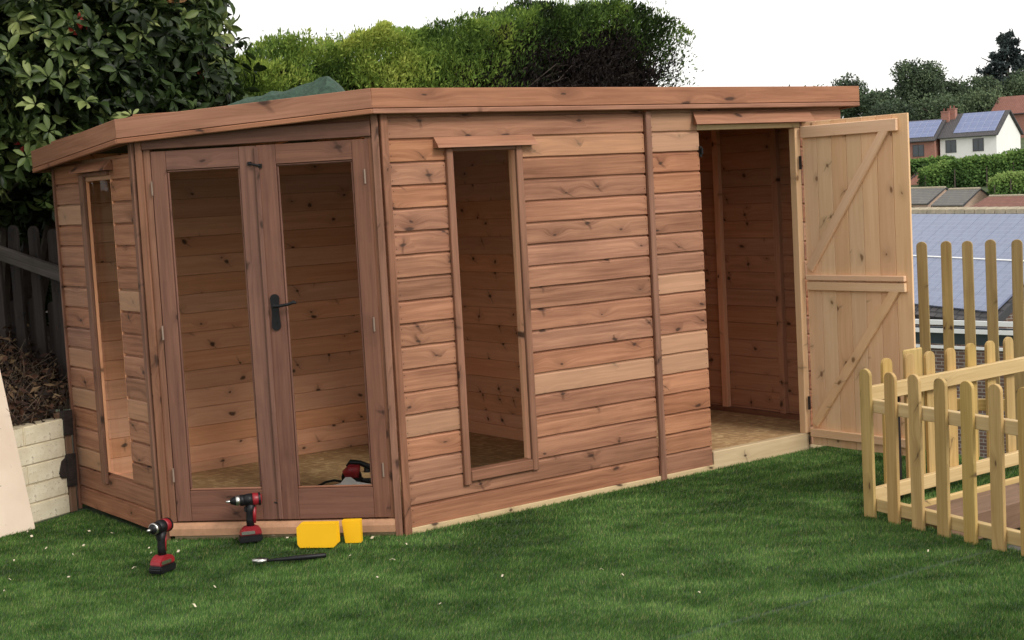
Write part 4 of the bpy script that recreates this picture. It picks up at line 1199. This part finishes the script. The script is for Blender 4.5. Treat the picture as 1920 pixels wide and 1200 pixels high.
far_tree("tree", "small round tree just right of the shed fascia's end", G_T, 1592, 138, 260, 40, 240, tintc=.3, mat=LEAF_FAR, seed=2)
far_tree("tree", "low grey green tree between the shed fascia and the big round tree", G_T, 1648, 172, 260, 42, 236, tintc=.38, mat=LEAF_FAR, seed=3)
far_tree("tree", "biggest round dark green tree rising behind the red brick house", G_T, 1722, 112, 270, 60, 238, tintc=.42, mat=LEAF_FAR, count=9000, seed=4)
far_tree("tree", "dark tree directly right of the biggest round tree", G_T, 1790, 146, 270, 42, 246, tintc=.3, mat=LEAF_FAR, seed=5)
far_tree("tree", "broad green tree behind the chimneys and the white house", G_T, 1840, 140, 270, 50, 240, tintc=.5, mat=LEAF_FAR, seed=6)
far_tree("tree", "broad green tree below the dark conifer at the right edge", G_T, 1905, 132, 270, 55, 244, tintc=.45, mat=LEAF_FAR, seed=7)
far_tree("conifer", "tall dark feathery conifer against the sky at the top right", G_T, 1888, 72, 270, 84, 262, kind='cedar', tintc=.4, mat=LEAF_DARK, leaf=.6, count=5200, seed=8)
far_tree("tree", "olive scrubby tree behind the red house's solar roof", G_T, 1752, 190, 270, 60, 222, tintc=.55, mat=LEAF_FAR, seed=9)
far_tree("tree", "olive scrubby tree behind the white house's solar roof", G_T, 1850, 172, 270, 60, 226, tintc=.6, mat=LEAF_FAR, seed=10)
far_tree("tree", "dark low tree behind the top of the open door", G_T, 1668, 200, 280, 55, 220, tintc=.25, mat=LEAF_FAR, seed=12)
far_tree("conifer", "thin dark conifer cut by the right edge of the photo", G_T, 1932, 92, 270, 30, 255, kind='cedar', tintc=.5, mat=LEAF_DARK, leaf=.6, count=2600, seed=14)
# distant woodland that the nearer trees stand in front of
n = 26000
l = RNG.uniform(-40, 190, n); d = RNG.uniform(262, 300, n)
X = C2[0] + L2[0] * l + F2[0] * d; Y = C2[1] + L2[1] * l + F2[1] * d
hh = 6.5 + 4.5 * fbm(np.stack([X, Y, X * 0], 1), .09, 3)
Z = terrain_h(X, Y) + hh * RNG.random(n) ** .5
Pw = np.stack([X, Y, Z], 1)
V, F, t = leaf_arrays(Pw, RNG.normal(0, 1, (n, 3)), RNG.normal(0, .6, (n, 3)) + np.array([0, -.3, 1]), RNG.uniform(.6, 1.3, n), RNG.uniform(.4, .8, n), .2, np.clip(RNG.normal(.35, .2, n), 0, 1))
tag(link("woodland", np_mesh("woodland", V, F, t, LEAF_FAR), LEAF_FAR), "dark mass of woodland on the far hillside behind the houses", "woodland", kind='stuff')

# ================================================================== HOUSES
def mat_tiles(name, c1, c2, sx=2.0, sy=3.0):
    m, nt, b = new_mat(name); g = N(nt); tc = g.n("ShaderNodeTexCoord")
    br = g.n("ShaderNodeTexBrick"); br.inputs["Scale"].default_value = 1
    br.inputs["Color1"].default_value = (*c1, 1); br.inputs["Color2"].default_value = (*c2, 1); br.inputs["Mortar"].default_value = tuple(q * .4 for q in c1) + (1,)
    br.inputs["Mortar Size"].default_value = .03; br.inputs["Brick Width"].default_value = .3; br.inputs["Row Height"].default_value = .28
    g.l(tc.outputs["Object"], br.inputs["Vector"])
    n1 = g.noise(tc.outputs["Object"], .8, 5, .6)
    c = g.mix(g.math('MULTIPLY', g.mapr(n1, .4, .7), .4), br.outputs["Color"], tuple(q * .6 for q in c1))
    g.l(c, b.inputs["Base Color"]); b.inputs["Roughness"].default_value = .85
    g.bump(br.outputs["Fac"], -.4, .03, b)
    return m
def mat_brick(name, c1, c2):
    m, nt, b = new_mat(name); g = N(nt); tc = g.n("ShaderNodeTexCoord")
    br = g.n("ShaderNodeTexBrick"); br.inputs["Scale"].default_value = 1
    br.inputs["Color1"].default_value = (*c1, 1); br.inputs["Color2"].default_value = (*c2, 1); br.inputs["Mortar"].default_value = (.3, .27, .24, 1)
    br.inputs["Mortar Size"].default_value = .008; br.inputs["Brick Width"].default_value = .225; br.inputs["Row Height"].default_value = .075
    cx = g.n("ShaderNodeCombineXYZ"); sp_ = g.n("ShaderNodeSeparateXYZ"); g.l(tc.outputs["Object"], sp_.inputs[0])
    g.l(g.math('ADD', sp_.outputs[0], sp_.outputs[1]), cx.inputs[0]); g.l(sp_.outputs[2], cx.inputs[1]); g.l(cx.outputs[0], br.inputs["Vector"])
    g.l(br.outputs["Color"], b.inputs["Base Color"]); b.inputs["Roughness"].default_value = .9
    return m
def mat_solar(name, cell, line, cw, ch, rough=.3, spec=.6):
    m, nt, b = new_mat(name); g = N(nt); tc = g.n("ShaderNodeTexCoord")
    br = g.n("ShaderNodeTexBrick"); br.offset = 0; br.inputs["Scale"].default_value = 1
    br.inputs["Color1"].default_value = (*cell, 1); br.inputs["Color2"].default_value = tuple(q * 1.25 for q in cell) + (1,); br.inputs["Mortar"].default_value = (*line, 1)
    br.inputs["Mortar Size"].default_value = .011; br.inputs["Brick Width"].default_value = cw; br.inputs["Row Height"].default_value = ch
    g.l(tc.outputs["Object"], br.inputs["Vector"])
    g.l(br.outputs["Color"], b.inputs["Base Color"]); b.inputs["Roughness"].default_value = rough; b.inputs["Specular IOR Level"].default_value = spec
    return m
M_GREY = mat_tiles("grey_roof_tiles", (.17, .16, .15), (.22, .21, .19)); M_RED = mat_tiles("red_roof_tiles", (.22, .085, .06), (.27, .12, .085)); M_DKT = mat_tiles("dark_roof_tiles", (.07, .065, .07), (.1, .09, .09))
M_BRICK = mat_brick("red_brick", (.30, .10, .065), (.38, .14, .09)); M_BRICKD = mat_brick("brown_brick", (.11, .065, .05), (.16, .09, .065)); M_PALEB = mat_brick("buff_brick", (.42, .28, .2), (.5, .34, .25))
M_RENDER = plain("white_render", (.80, .79, .76), .85, .04, .6); M_WHITE = plain("white_upvc", (.8, .8, .8), .4, .03, 3)
M_WGLASS = plain("window_glass", (.03, .04, .05), .12, .2, 1, spec=.8); M_FRAME = plain("dark_window_frame", (.05, .05, .055), .5, .1)
M_SOLAR = mat_solar("solar_cells", (.13, .16, .26), (.19, .22, .33), .155, .155, .3, .9)
M_SOLAR2 = mat_solar("solar_cells_far", (.10, .13, .26), (.40, .44, .56), .8, .8, .3, .9)
M_RIDGE = plain("ridge_tiles", (.42, .36, .26), .9, .2, 4)

def house(name, label, cat, corner, ang, L, run, wallz, gz, pitch, mats, group=None, over=.25, panels=None, windows=(), gable_windows=(), ridge=True, chimneys=(), gutter=True, gable_mat=None):
    """corner: eave-level front corner at the visible gable (local origin). local x = along the ridge away from that gable,
    local y = up the visible slope, local z = up. wallz = eave height"""
    root = thing(name, label, cat, (corner.x, corner.y, gz), group)
    mw = Matrix.Translation(corner) @ Matrix.Rotation(ang, 4, 'Z')
    wmat, rmat = mats
    h = run * math.tan(pitch); g0 = gz - corner.z
    # walls: front, back and gables as one solid
    w = MB()
    w.add([(0, 0, g0), (L, 0, g0), (L, 2 * run, g0), (0, 2 * run, g0), (0, 0, 0), (L, 0, 0), (L, 2 * run, 0), (0, 2 * run, 0), (0, run, h - .03), (L, run, h - .03)],
          [(0, 1, 5, 4), (2, 3, 7, 6), (0, 4, 8, 7, 3), (1, 2, 6, 9, 5), (4, 5, 9, 8), (6, 7, 8, 9)])
    w.build("wall", wmat, root, mw=mw)
    # roof slopes (each a slab in its own local frame so the tiles lie flat)
    sl_ = run / math.cos(pitch)
    for side in (0, 1):
        if side == 0: rm = mw @ Matrix.Translation((0, 0, 0)) @ Matrix.Rotation(pitch, 4, 'X')
        else: rm = mw @ Matrix.Translation((0, 2 * run, 0)) @ Matrix.Rotation(math.pi, 4, 'Z') @ Matrix.Translation((-L, 0, 0)) @ Matrix.Rotation(pitch, 4, 'X')
        r = MB(); r.box((-over, -over * 1.2, .02), (L + over, sl_, .14)); r.build("roof", rmat, root, mw=rm)
        if side == 0: front = rm
    if ridge:
        r = MB(); n_r = int(L / .45)
        for k in range(n_r): r.tube([(k * L / n_r, run, h + .12), ((k + .94) * L / n_r, run, h + .13)], .13, 7)
        o_ = r.build("ridge_tiles", M_RIDGE, root, mw=mw)
    for xx in (-over - .03, L + over):
        for sgn in (0, 1):
            v = MB()
            a = (xx, -over * 1.2 if sgn == 0 else 2 * run + over * 1.2, -.16); b2 = (xx, run, h + .04)
            v.add([a, (a[0] + .03, a[1], a[2]), (b2[0] + .03, b2[1], b2[2]), b2, (a[0], a[1], a[2] + .22), (a[0] + .03, a[1], a[2] + .22), (b2[0] + .03, b2[1], b2[2] + .12), (b2[0], b2[1], b2[2] + .12)],
                  [(0, 3, 2, 1), (4, 5, 6, 7), (0, 1, 5, 4), (1, 2, 6, 5), (2, 3, 7, 6), (3, 0, 4, 7)])
            v.build("verge_board", gable_mat or M_FRAME, root, mw=mw)
    if gutter:
        r = MB(); r.tube([(-over, -over * 1.2 - .05, -.12), (L + over, -over * 1.2 - .05, -.12)], .06, 6); r.build("gutter", M_WHITE if gutter == 'white' else M_FRAME, root, mw=mw)
    if panels:
        for (x0, y0, cols, rows, pw, ph, gap, pm) in panels:
            key = ('panel', pw, ph, pm.name)
            if key not in _cache:
                b2 = MB(); b2.box((0, 0, 0), (pw, ph, .045)); me = b2.mesh("solar_panel"); me.materials.append(pm); _cache[key] = me
            for i in range(cols):
                for j in range(rows):
                    link("solar_panel", _cache[key], pm, root, front @ Matrix.Translation((x0 + i * (pw + gap), y0 + j * (ph + gap), .17)))
    if panels and len(panels[0]) == 8 and panels[0][3] == 2 and L > 12:
        x0, y0, cols, rows, pw, ph, gap, pm = panels[0]
        r = MB(); r.box((x0, y0 + ph - .01, .215), (x0 + cols * (pw + gap), y0 + ph + gap + .015, .235)); r.build("panel_rail", M_WHITE, root, mw=front)
    def win(m4, W_, H_):
        fo = MB(); t_ = .06
        fo.box((0, -.05, 0), (W_, .03, t_)); fo.box((0, -.05, H_ - t_), (W_, .03, H_)); fo.box((0, -.05, t_), (t_, .03, H_ - t_)); fo.box((W_ - t_, -.05, t_), (W_, .03, H_ - t_)); fo.box((W_ / 2 - .03, -.048, t_), (W_ / 2 + .03, .03, H_ - t_))
        f = fo.build("window", M_FRAME, root, mw=m4)
        p = MB(); p.box((t_, -.02, t_), (W_ - t_, .02, H_ - t_)); p.build("pane", M_WGLASS, f, mw=m4)
    for (x, z, W_, H_) in windows: win(mw @ Matrix.Translation((x, 0, z)), W_, H_)
    for (y, z, W_, H_) in gable_windows: win(mw @ Matrix.Translation((0, y + W_, z)) @ Matrix.Rotation(-math.pi / 2, 4, 'Z'), W_, H_)
    for (x, y, W_, H_, n_p) in chimneys:
        b2 = MB(); z0 = h - .6
        b2.box((x, y, z0), (x + W_, y + W_ * .8, h + H_)); b2.box((x - .05, y - .05, h + H_), (x + W_ + .05, y + W_ * .8 + .05, h + H_ + .12))
        c_ = b2.build("chimney", M_BRICK, root, mw=mw)
        for k in range(n_p):
            q = MB(); q.tube([(x + W_ * (k + .5) / n_p, y + W_ * .4, h + H_ + .12), (x + W_ * (k + .5) / n_p, y + W_ * .4, h + H_ + .5)], [.12, .09], 8); q.build("chimney_pot", M_RED, c_, mw=mw)
    return root, mw

def plan_ang(lat, dep):
    v = L2 * lat + F2 * dep
    return math.atan2(v[1], v[0])

# house with the big solar roof just below the garden. ridge runs away to the left of the view.
# local x = away, local y must be the up-slope direction = rightwards -> mirror: use angle so that y = x rotated +90; x toward the viewer instead
a_to = plan_ang(.28, -.96)            # toward the viewer
cB = at(1866, 606, 34.2)
dirv = Vector((math.cos(a_to), math.sin(a_to), 0))
corner = cB - dirv * 16.0
house("terraced_house", "brown brick house whose big blue solar roof fills the view beyond the pickets", "house", corner, a_to, 16.0, 3.0, 0, cB.z - 3.2, rad(37), (M_BRICKD, M_DKT),
      over=.12, panels=[(.1, .15, 25, 2, .62, 1.72, .015, M_SOLAR)], windows=[(14.2, -1.9, 1.3, 1.1), (11.2, -1.9, 1.3, 1.1)])
# white framed lean-to in front of it
q0 = at(1640, 601, 32.5); q1 = at(1900, 640, 30.2)
lt_ = thing("conservatory_roof", "white framed lean-to roof and gutter below the big solar roof", "lean-to", (q0.x, q0.y, q0.z - 2.5))
for dz, hh in ((0, .10), (-.17, .09), (-.50, .06)):
    bar("rail", lt_, (q0.x, q0.y, q0.z + dz - .05), (q1.x, q1.y, q0.z + dz - .05), hh, .06, M_WHITE)
gl_ = MB(); d_ = Vector((q1.x - q0.x, q1.y - q0.y, 0)); L_ = d_.length; lf = frame(q0.x, q0.y, math.degrees(math.atan2(d_.y, d_.x)))
gl_.box((0, .08, q0.z - .46), (L_, .12, q0.z - .1), mw=lf); gl_.build("pane", M_WGLASS, lt_)
wl_ = MB(); wl_.box((0, .05, q0.z - 3.2), (L_, .2, q0.z - .52), mw=lf); wl_.build("wall", M_BRICKD, lt_)

# middle distance, grey roofs
def small_house(name, label, px, py, depth, run, L, pitch, mats, gz_off=-2.4, **kw):
    """px,py: the apex of the near gable"""
    ap = at(px, py, depth); h = run * math.tan(rad(pitch))
    a = plan_ang(.28, -.96); x = Vector((math.cos(a), math.sin(a), 0)); y = Vector((-x.y, x.x, 0))
    c = ap - x * L - y * run - Vector((0, 0, h + .1))
    return house(name, label, "house", c, a, L, run, 0, c.z + gz_off, rad(pitch), mats, group="small houses below the clipped hedge", over=.1, gutter=False, **kw)
small_house("bungalow", "grey tiled roof partly behind the open door, left of the pale gable", 1773, 352, 150, 2.1, 14, 34, (M_PALEB, M_GREY))
small_house("bungalow", "grey tiled roof with a pale brick gable and dark verge boards", 1838, 354, 142, 1.9, 5.2, 36, (M_PALEB, M_GREY))
small_house("bungalow", "low red brown tiled roof at the right edge above the solar roof", 1985, 366, 128, 2.6, 10, 25, (M_BRICK, M_RED))
small_house("bungalow", "plain reddish brown roof edge just right of the open door", 1722, 322, 172, 2.4, 12, 35, (M_BRICK, M_RED))

def front_house(name, label, cat, px, py, depth, L, run, pitch, mats, **kw):
    """px,py: eave corner where the front meets the right-hand gable; front faces left of the camera. mirrored: local x runs from far-left end to the gable"""
    c = at(px, py, depth); a = plan_ang(.80, -.60); x = Vector((math.cos(a), math.sin(a), 0))
    gz = float(terrain_h(np.array([c.x]), np.array([c.y]))[0]) - 1.0
    return house(name, label, cat, c - x * L, a, L, run, 0, gz, rad(pitch), mats, **kw)
front_house("brick_house", "red brick house with blue solar panels on its roof beside the open door", "house", 1752, 262, 190, 8.5, 4.0, 33, (M_BRICK, M_DKT), over=.25,
            panels=[(.3, .5, 9, 3, .86, 1.3, .03, M_SOLAR2)], windows=[(5.6, -2.0, 1.5, 1.5), (1.2, -2.0, 1.5, 1.5)], chimneys=[(8.1, 3.6, 1.0, .9, 2)], ridge=False)
front_house("white_house", "white rendered house with solar panels and a grey gable near the right edge", "house", 1868, 251, 186, 7.2, 4.6, 32, (M_RENDER, M_DKT), over=.3,
            panels=[(1.6, .55, 6, 3, .86, 1.55, .03, M_SOLAR2)], windows=[(.7, -2.0, 1.4, 1.6), (4.2, -2.0, 1.4, 1.6)], chimneys=[(-.2, 3.4, 1.0, .7, 2)], ridge=False)
front_house("distant_house", "red tiled roof of a house uphill behind the white one", "house", 1975, 207, 215, 9, 4.5, 30, (M_BRICK, M_RED), ridge=False)

# clipped hedges in the middle distance
def clump_hedge(name, label, pts, depth_th, mat, tintc, n, cat="hedge", seed=1, leaf=.35):
    """pts: list of (px, top_y, bottom_y, depth)"""
    rg = np.random.default_rng(seed)
    A = [at(p[0], p[1], p[3]) for p in pts]; B = [at(p[0], p[2], p[3]) for p in pts]
    root = thing(name, label, cat, (B[0].x, B[0].y, B[0].z))
    k = np.sort(rg.random(n)) * (len(pts) - 1); i = np.minimum(k.astype(int), len(pts) - 2); f = (k - i)[:, None]
    Aa = np.array([list(a) for a in A]); Bb = np.array([list(b) for b in B])
    top_ = Aa[i] * (1 - f) + Aa[i + 1] * f; bot = Bb[i] * (1 - f) + Bb[i + 1] * f
    u = rg.random(n)[:, None] ** .7
    P = bot * (1 - u) + top_ * u
    dpt = rg.random(n); P[:, 0] += F2[0] * dpt * depth_th; P[:, 1] += F2[1] * dpt * depth_th
    P += (fbm(P, .5, seed)[:, None] - .5) * np.array([.8, .8, .9])
    t = np.clip(tintc + (vnoise(P, .6, seed) - .5) * .4 + (u[:, 0] - .6) * .5 + rg.normal(0, .1, n), 0, 1)
    V, F, tt = leaf_arrays(P, rg.normal(0, 1, (n, 3)), rg.normal(0, .6, (n, 3)) + np.array([-F2[0], -F2[1], .6]), rg.uniform(.6, 1.3, n) * leaf, rg.uniform(.4, .8, n) * leaf, .2, t)
    o = link("foliage", np_mesh("foliage", V, F, tt, mat), mat, root); o["kind"] = "stuff"
    tb = MB()
    for a, b_ in zip(A, B): tb.tube([b_ - Vector((0, 0, 1.5)), b_.lerp(a, .7)], [.12, .05], 5)
    tb.build("stem", BARK, root)
LEAF_HEDGE = mat_leaf("hedge_leaves", [(0, (.022, .045, .015)), (.4, (.06, .12, .03)), (.7, (.13, .22, .05)), (1, (.23, .31, .09))], .2, .7, .15)
clump_hedge("clipped_hedge", "long clipped green hedge below the white house", [(1735, 318, 350, 166), (1790, 300, 356, 166), (1850, 296, 352, 166), (1900, 284, 345, 166), (1960, 270, 345, 166)], 3.0, LEAF_HEDGE, .45, 16000, seed=4)
clump_hedge("garden_hedge", "loose green bushes below the red brick house", [(1690, 300, 335, 172), (1730, 298, 330, 172), (1775, 296, 318, 172), (1790, 300, 312, 172)], 2.0, LEAF_HEDGE, .4, 5000, seed=5)
clump_hedge("garden_bush", "pale green bush at the right edge beside the red brown roof", [(1865, 338, 366, 140), (1895, 324, 364, 140), (1940, 322, 362, 140)], 2.0, LEAF_HEDGE, .75, 3500, cat="bush", seed=6, leaf=.3)

# ================================================================== TOOLS AND LOOSE THINGS
def drill(name, label, loc, ang, impact):
    """cordless drill standing on its battery. local -x = the way the chuck points"""
    root = thing(name, label, "drill", loc, "cordless drills standing on the lawn")
    mw = Matrix.Translation(loc) @ Matrix.Rotation(rad(ang), 4, 'Z')
    b_ = MB(); b_.prism([(-.058, .0), (.05, .0), (.056, .012), (.056, .034), (-.052, .034), (-.06, .022)], -.036, .036)
    b_.build("battery", MAT['black'], root, mw=mw, bevel=.005)
    b_ = MB(); b_.prism([(-.055, .035), (.056, .035), (.05, .066), (.02, .078), (-.02, .078), (-.045, .060)], -.034, .034)
    b_.build("battery_top", MAT['red'], root, mw=mw, bevel=.006)
    s_ = MB(); s_.box((-.045, -.0365, .042), (.02, -.0345, .058)); s_.build("label_strip", MAT['silver'], root, mw=mw)
    h_ = MB(); h_.tube([(.005, 0, .070), (.0, 0, .11), (.004, 0, .15), (.012, 0, .185)], [.021, .0175, .018, .024], 12)
    h_.build("handle", MAT['black'], root, mw=mw, smooth=True)
    g_ = MB(); g_.tube([(.022, 0, .09), (.026, 0, .17)], [.010, .012], 8); g_.build("grip_back", MAT['red'], root, mw=mw, smooth=True)
    t_ = MB(); t_.prism([(-.022, .15), (-.012, .148), (-.008, .178), (-.022, .176)], -.008, .008); t_.build("trigger", MAT['black'], root, mw=mw, bevel=.002)
    m_ = MB(); m_.tube([(-.024, 0, .208), (.0, 0, .208), (.022, 0, .208)], [.027, .0305, .031], 16); m_.build("gearbox", MAT['black'], root, mw=mw, smooth=True)
    m_ = MB(); m_.tube([(.0205, 0, .208), (.03, 0, .208), (.056, 0, .207), (.066, 0, .206)], [.0315, .032, .030, .020], 16)
    m_.build("motor_body", MAT['red'], root, mw=mw, smooth=True)
    v_ = MB(); v_.tube([(.050, 0, .207), (.060, 0, .207)], [.0335, .0325], 16); v_.build("rear_band", MAT['black'], root, mw=mw)
    c_ = MB(); ln = .03 if impact else .052
    c_.tube([(-.020, 0, .208), (-.032, 0, .208), (-.034 - ln * .5, 0, .208), (-.034 - ln, 0, .208)], [.028, .029, .024, .014], 16)
    ch = c_.build("chuck", MAT['black'], root, mw=mw, smooth=True)
    b2 = MB(); b2.tube([(-.034 - ln * .15, 0, .208), (-.034 - ln * .5, 0, .208)], [.0285, .026], 16); b2.tube([(-.033 - ln, 0, .208), (-.056 - ln, 0, .208)], [.0095, .005], 10); b2.build("bit_holder", MAT['silver'], ch, mw=mw, smooth=True)
    return root
g1_ = ground_pt(306, 1076); g2_ = ground_pt(471, 1019)
drill("cordless_drill", "red and black cordless driver on the grass, nearer the camera at far left", (g1_.x, g1_.y, .012), 28, True)
drill("cordless_drill", "red and black cordless drill with silver chuck standing by the door sill", (g2_.x, g2_.y, .012), -22, False)

def block(name, label, px0, px1, y0, y1, th, cham, right=True):
    a = ground_pt(px0, y1); b_ = ground_pt(px1, y1 - 1)
    d = Vector((b_.x - a.x, b_.y - a.y, 0)); L = d.length; H = (y1 - y0) / FPX * (a - CAMP).dot(FW)
    fr = frame(a.x, a.y, math.degrees(math.atan2(d.y, d.x)), .008)
    c = cham
    if right: poly = [(0, .018), (0, H - c), (c, H), (L, H), (L, c), (L - c, 0), (.012, 0)]
    else: poly = [(.012, 0), (0, H), (L, H), (L - .002, 0)]
    m = MB(); m.prism(poly, 0, th)
    o = m.build(name, MAT['yellow'], mw=fr, bevel=.0012)
    tag(o, label, "plastic block", "yellow blocks on the grass")
block("yellow_block", "wide bright yellow plastic block with cut corners against the door sill", 558, 634, 984, 1031, .045, .022)
block("yellow_block", "narrow bright yellow plastic block standing right of the wide one", 643, 678, 979, 1022, .045, .01, False)

# long black tool with a metal head on the grass
a = ground_pt(482, 1056, .015); b_ = ground_pt(612, 1044, .015)
root = thing("ratchet_tool", "long black handled tool with a silver head lying on the grass below the yellow blocks", "hand tool", (a.x, a.y, 0))
m = MB(); m.tube([a.lerp(b_, .14) + Vector((0, 0, .008)), a.lerp(b_, .3) + Vector((0, 0, .008)), a.lerp(b_, .6) + Vector((0, 0, .008)), a.lerp(b_, .98) + Vector((0, 0, .008)), b_ + Vector((0, 0, .008))], [.006, .008, .012, .012, .008], 10); m.build("handle", MAT['black'], root, smooth=True)
m = MB(); m.tube([a + Vector((0, 0, .004)), a.lerp(b_, .05) + Vector((0, 0, .008)), a.lerp(b_, .14) + Vector((0, 0, .008))], [.010, .013, .008], 10); m.tube([a.lerp(b_, .02) + Vector((-.02, .02, .01)), a.lerp(b_, .02) + Vector((.02, -.01, .01))], [.010, .010], 8); m.build("head", MAT['silver'], root, smooth=True)
m = MB(); m.tube([a.lerp(b_, .04) + Vector((.01, .045, .008)), a.lerp(b_, .20) + Vector((.0, .03, .008))], [.008, .006], 8); m.build("jaw", MAT['black'], root, smooth=True)

# power saw inside on the floor
so = Vector((.22, .86, .10))
root = thing("power_saw", "red and black power saw with white base on the floor behind the right glazed door", "power saw", so)
mw = Matrix.Translation(so) @ Matrix.Rotation(rad(-38), 4, 'Z')
m = MB(); m.prism([(-.16, 0), (.12, 0), (.115, .016), (.03, .035), (.0, .062), (-.03, .062), (-.06, .03), (-.15, .014)], -.06, -.045); m.build("base_plate", MAT['white'], root, mw=mw)
m = MB(); m.tube([(-.035, -.02, .07), (.0, -.02, .09), (.045, -.02, .085)], [.028, .04, .036], 14); m.build("motor_body", MAT['red'], root, mw=mw, smooth=True)
m = MB(); m.tube([(-.02, 0, .11), (.0, 0, .135), (.05, 0, .128), (.11, 0, .10), (.15, 0, .055), (.14, 0, .025), (.06, 0, .03), (.02, 0, .06)], [.014, .017, .015, .016, .018, .018, .014, .016], 10); m.build("handle", MAT['black'], root, mw=mw, smooth=True)
m = MB(); m.tube([(-.06, 0, .03), (-.10, .02, .035), (-.15, .02, .028), (-.19, .0, .012), (-.24, -.03, .006)], .007, 8); m.build("cable", MAT['black'], root, mw=mw, smooth=True)
m = MB(); m.tube([(.0, -.03, .055), (.0, .0, .055)], .055, 20); m.build("blade_guard", MAT['black'], root, mw=mw)
# small dark things on the inside floor
root = thing("screw_tub", "small black lump on the inside floor at the right edge of the door glass", "tub", (.52, 1.15, .1))
m = MB(); m.tube([(.50, 1.17, .1), (.50, 1.17, .13)], [.022, .018], 10); m.build("lid", MAT['black'], root)

# pale shavings on the grass
sh = MB(); rnd = random.Random(9)
spots = [(130, 1083), (85, 1030), (135, 1040), (158, 1020), (30, 1052), (168, 998), (205, 1003), (277, 1030), (287, 1040), (330, 1013), (335, 1035), (363, 1137), (705, 1080), (760, 1020), (735, 1050), (510, 1006), (543, 1008), (560, 1012), (1130, 1065), (1165, 1080), (830, 1130), (945, 1080), (1740, 1035), (1310, 1110), (15, 1085), (8, 1110), (480, 1000), (700, 1005), (655, 1042), (400, 1100), (250, 1065), (60, 1003), (50, 1000)]
for px, py in spots:
    p = ground_pt(px + rnd.uniform(-4, 4), py + rnd.uniform(-3, 3), .022); a0 = rnd.random() * 6.28; s = rnd.uniform(.006, .014)
    u = Vector((math.cos(a0), math.sin(a0), rnd.uniform(-.2, .3))) * s; w = Vector((-math.sin(a0), math.cos(a0), 0)) * s * rnd.uniform(.25, .6)
    pts = [p - u - w, p - w + Vector((0, 0, .006)), p + u - w, p + u + w, p + w + Vector((0, 0, .006)), p - u + w]
    sh.add([tuple(v) for v in pts], [(0, 1, 4, 5), (1, 2, 3, 4)])
tag(sh.build("wood_shavings", plain("pale_shavings", (.55, .47, .34), .8, .3, 40)), "small pale wood shavings scattered over the artificial grass", "shavings", kind='stuff')

for o in list(bpy.data.objects):
    if "_loc" in o: del o["_loc"]
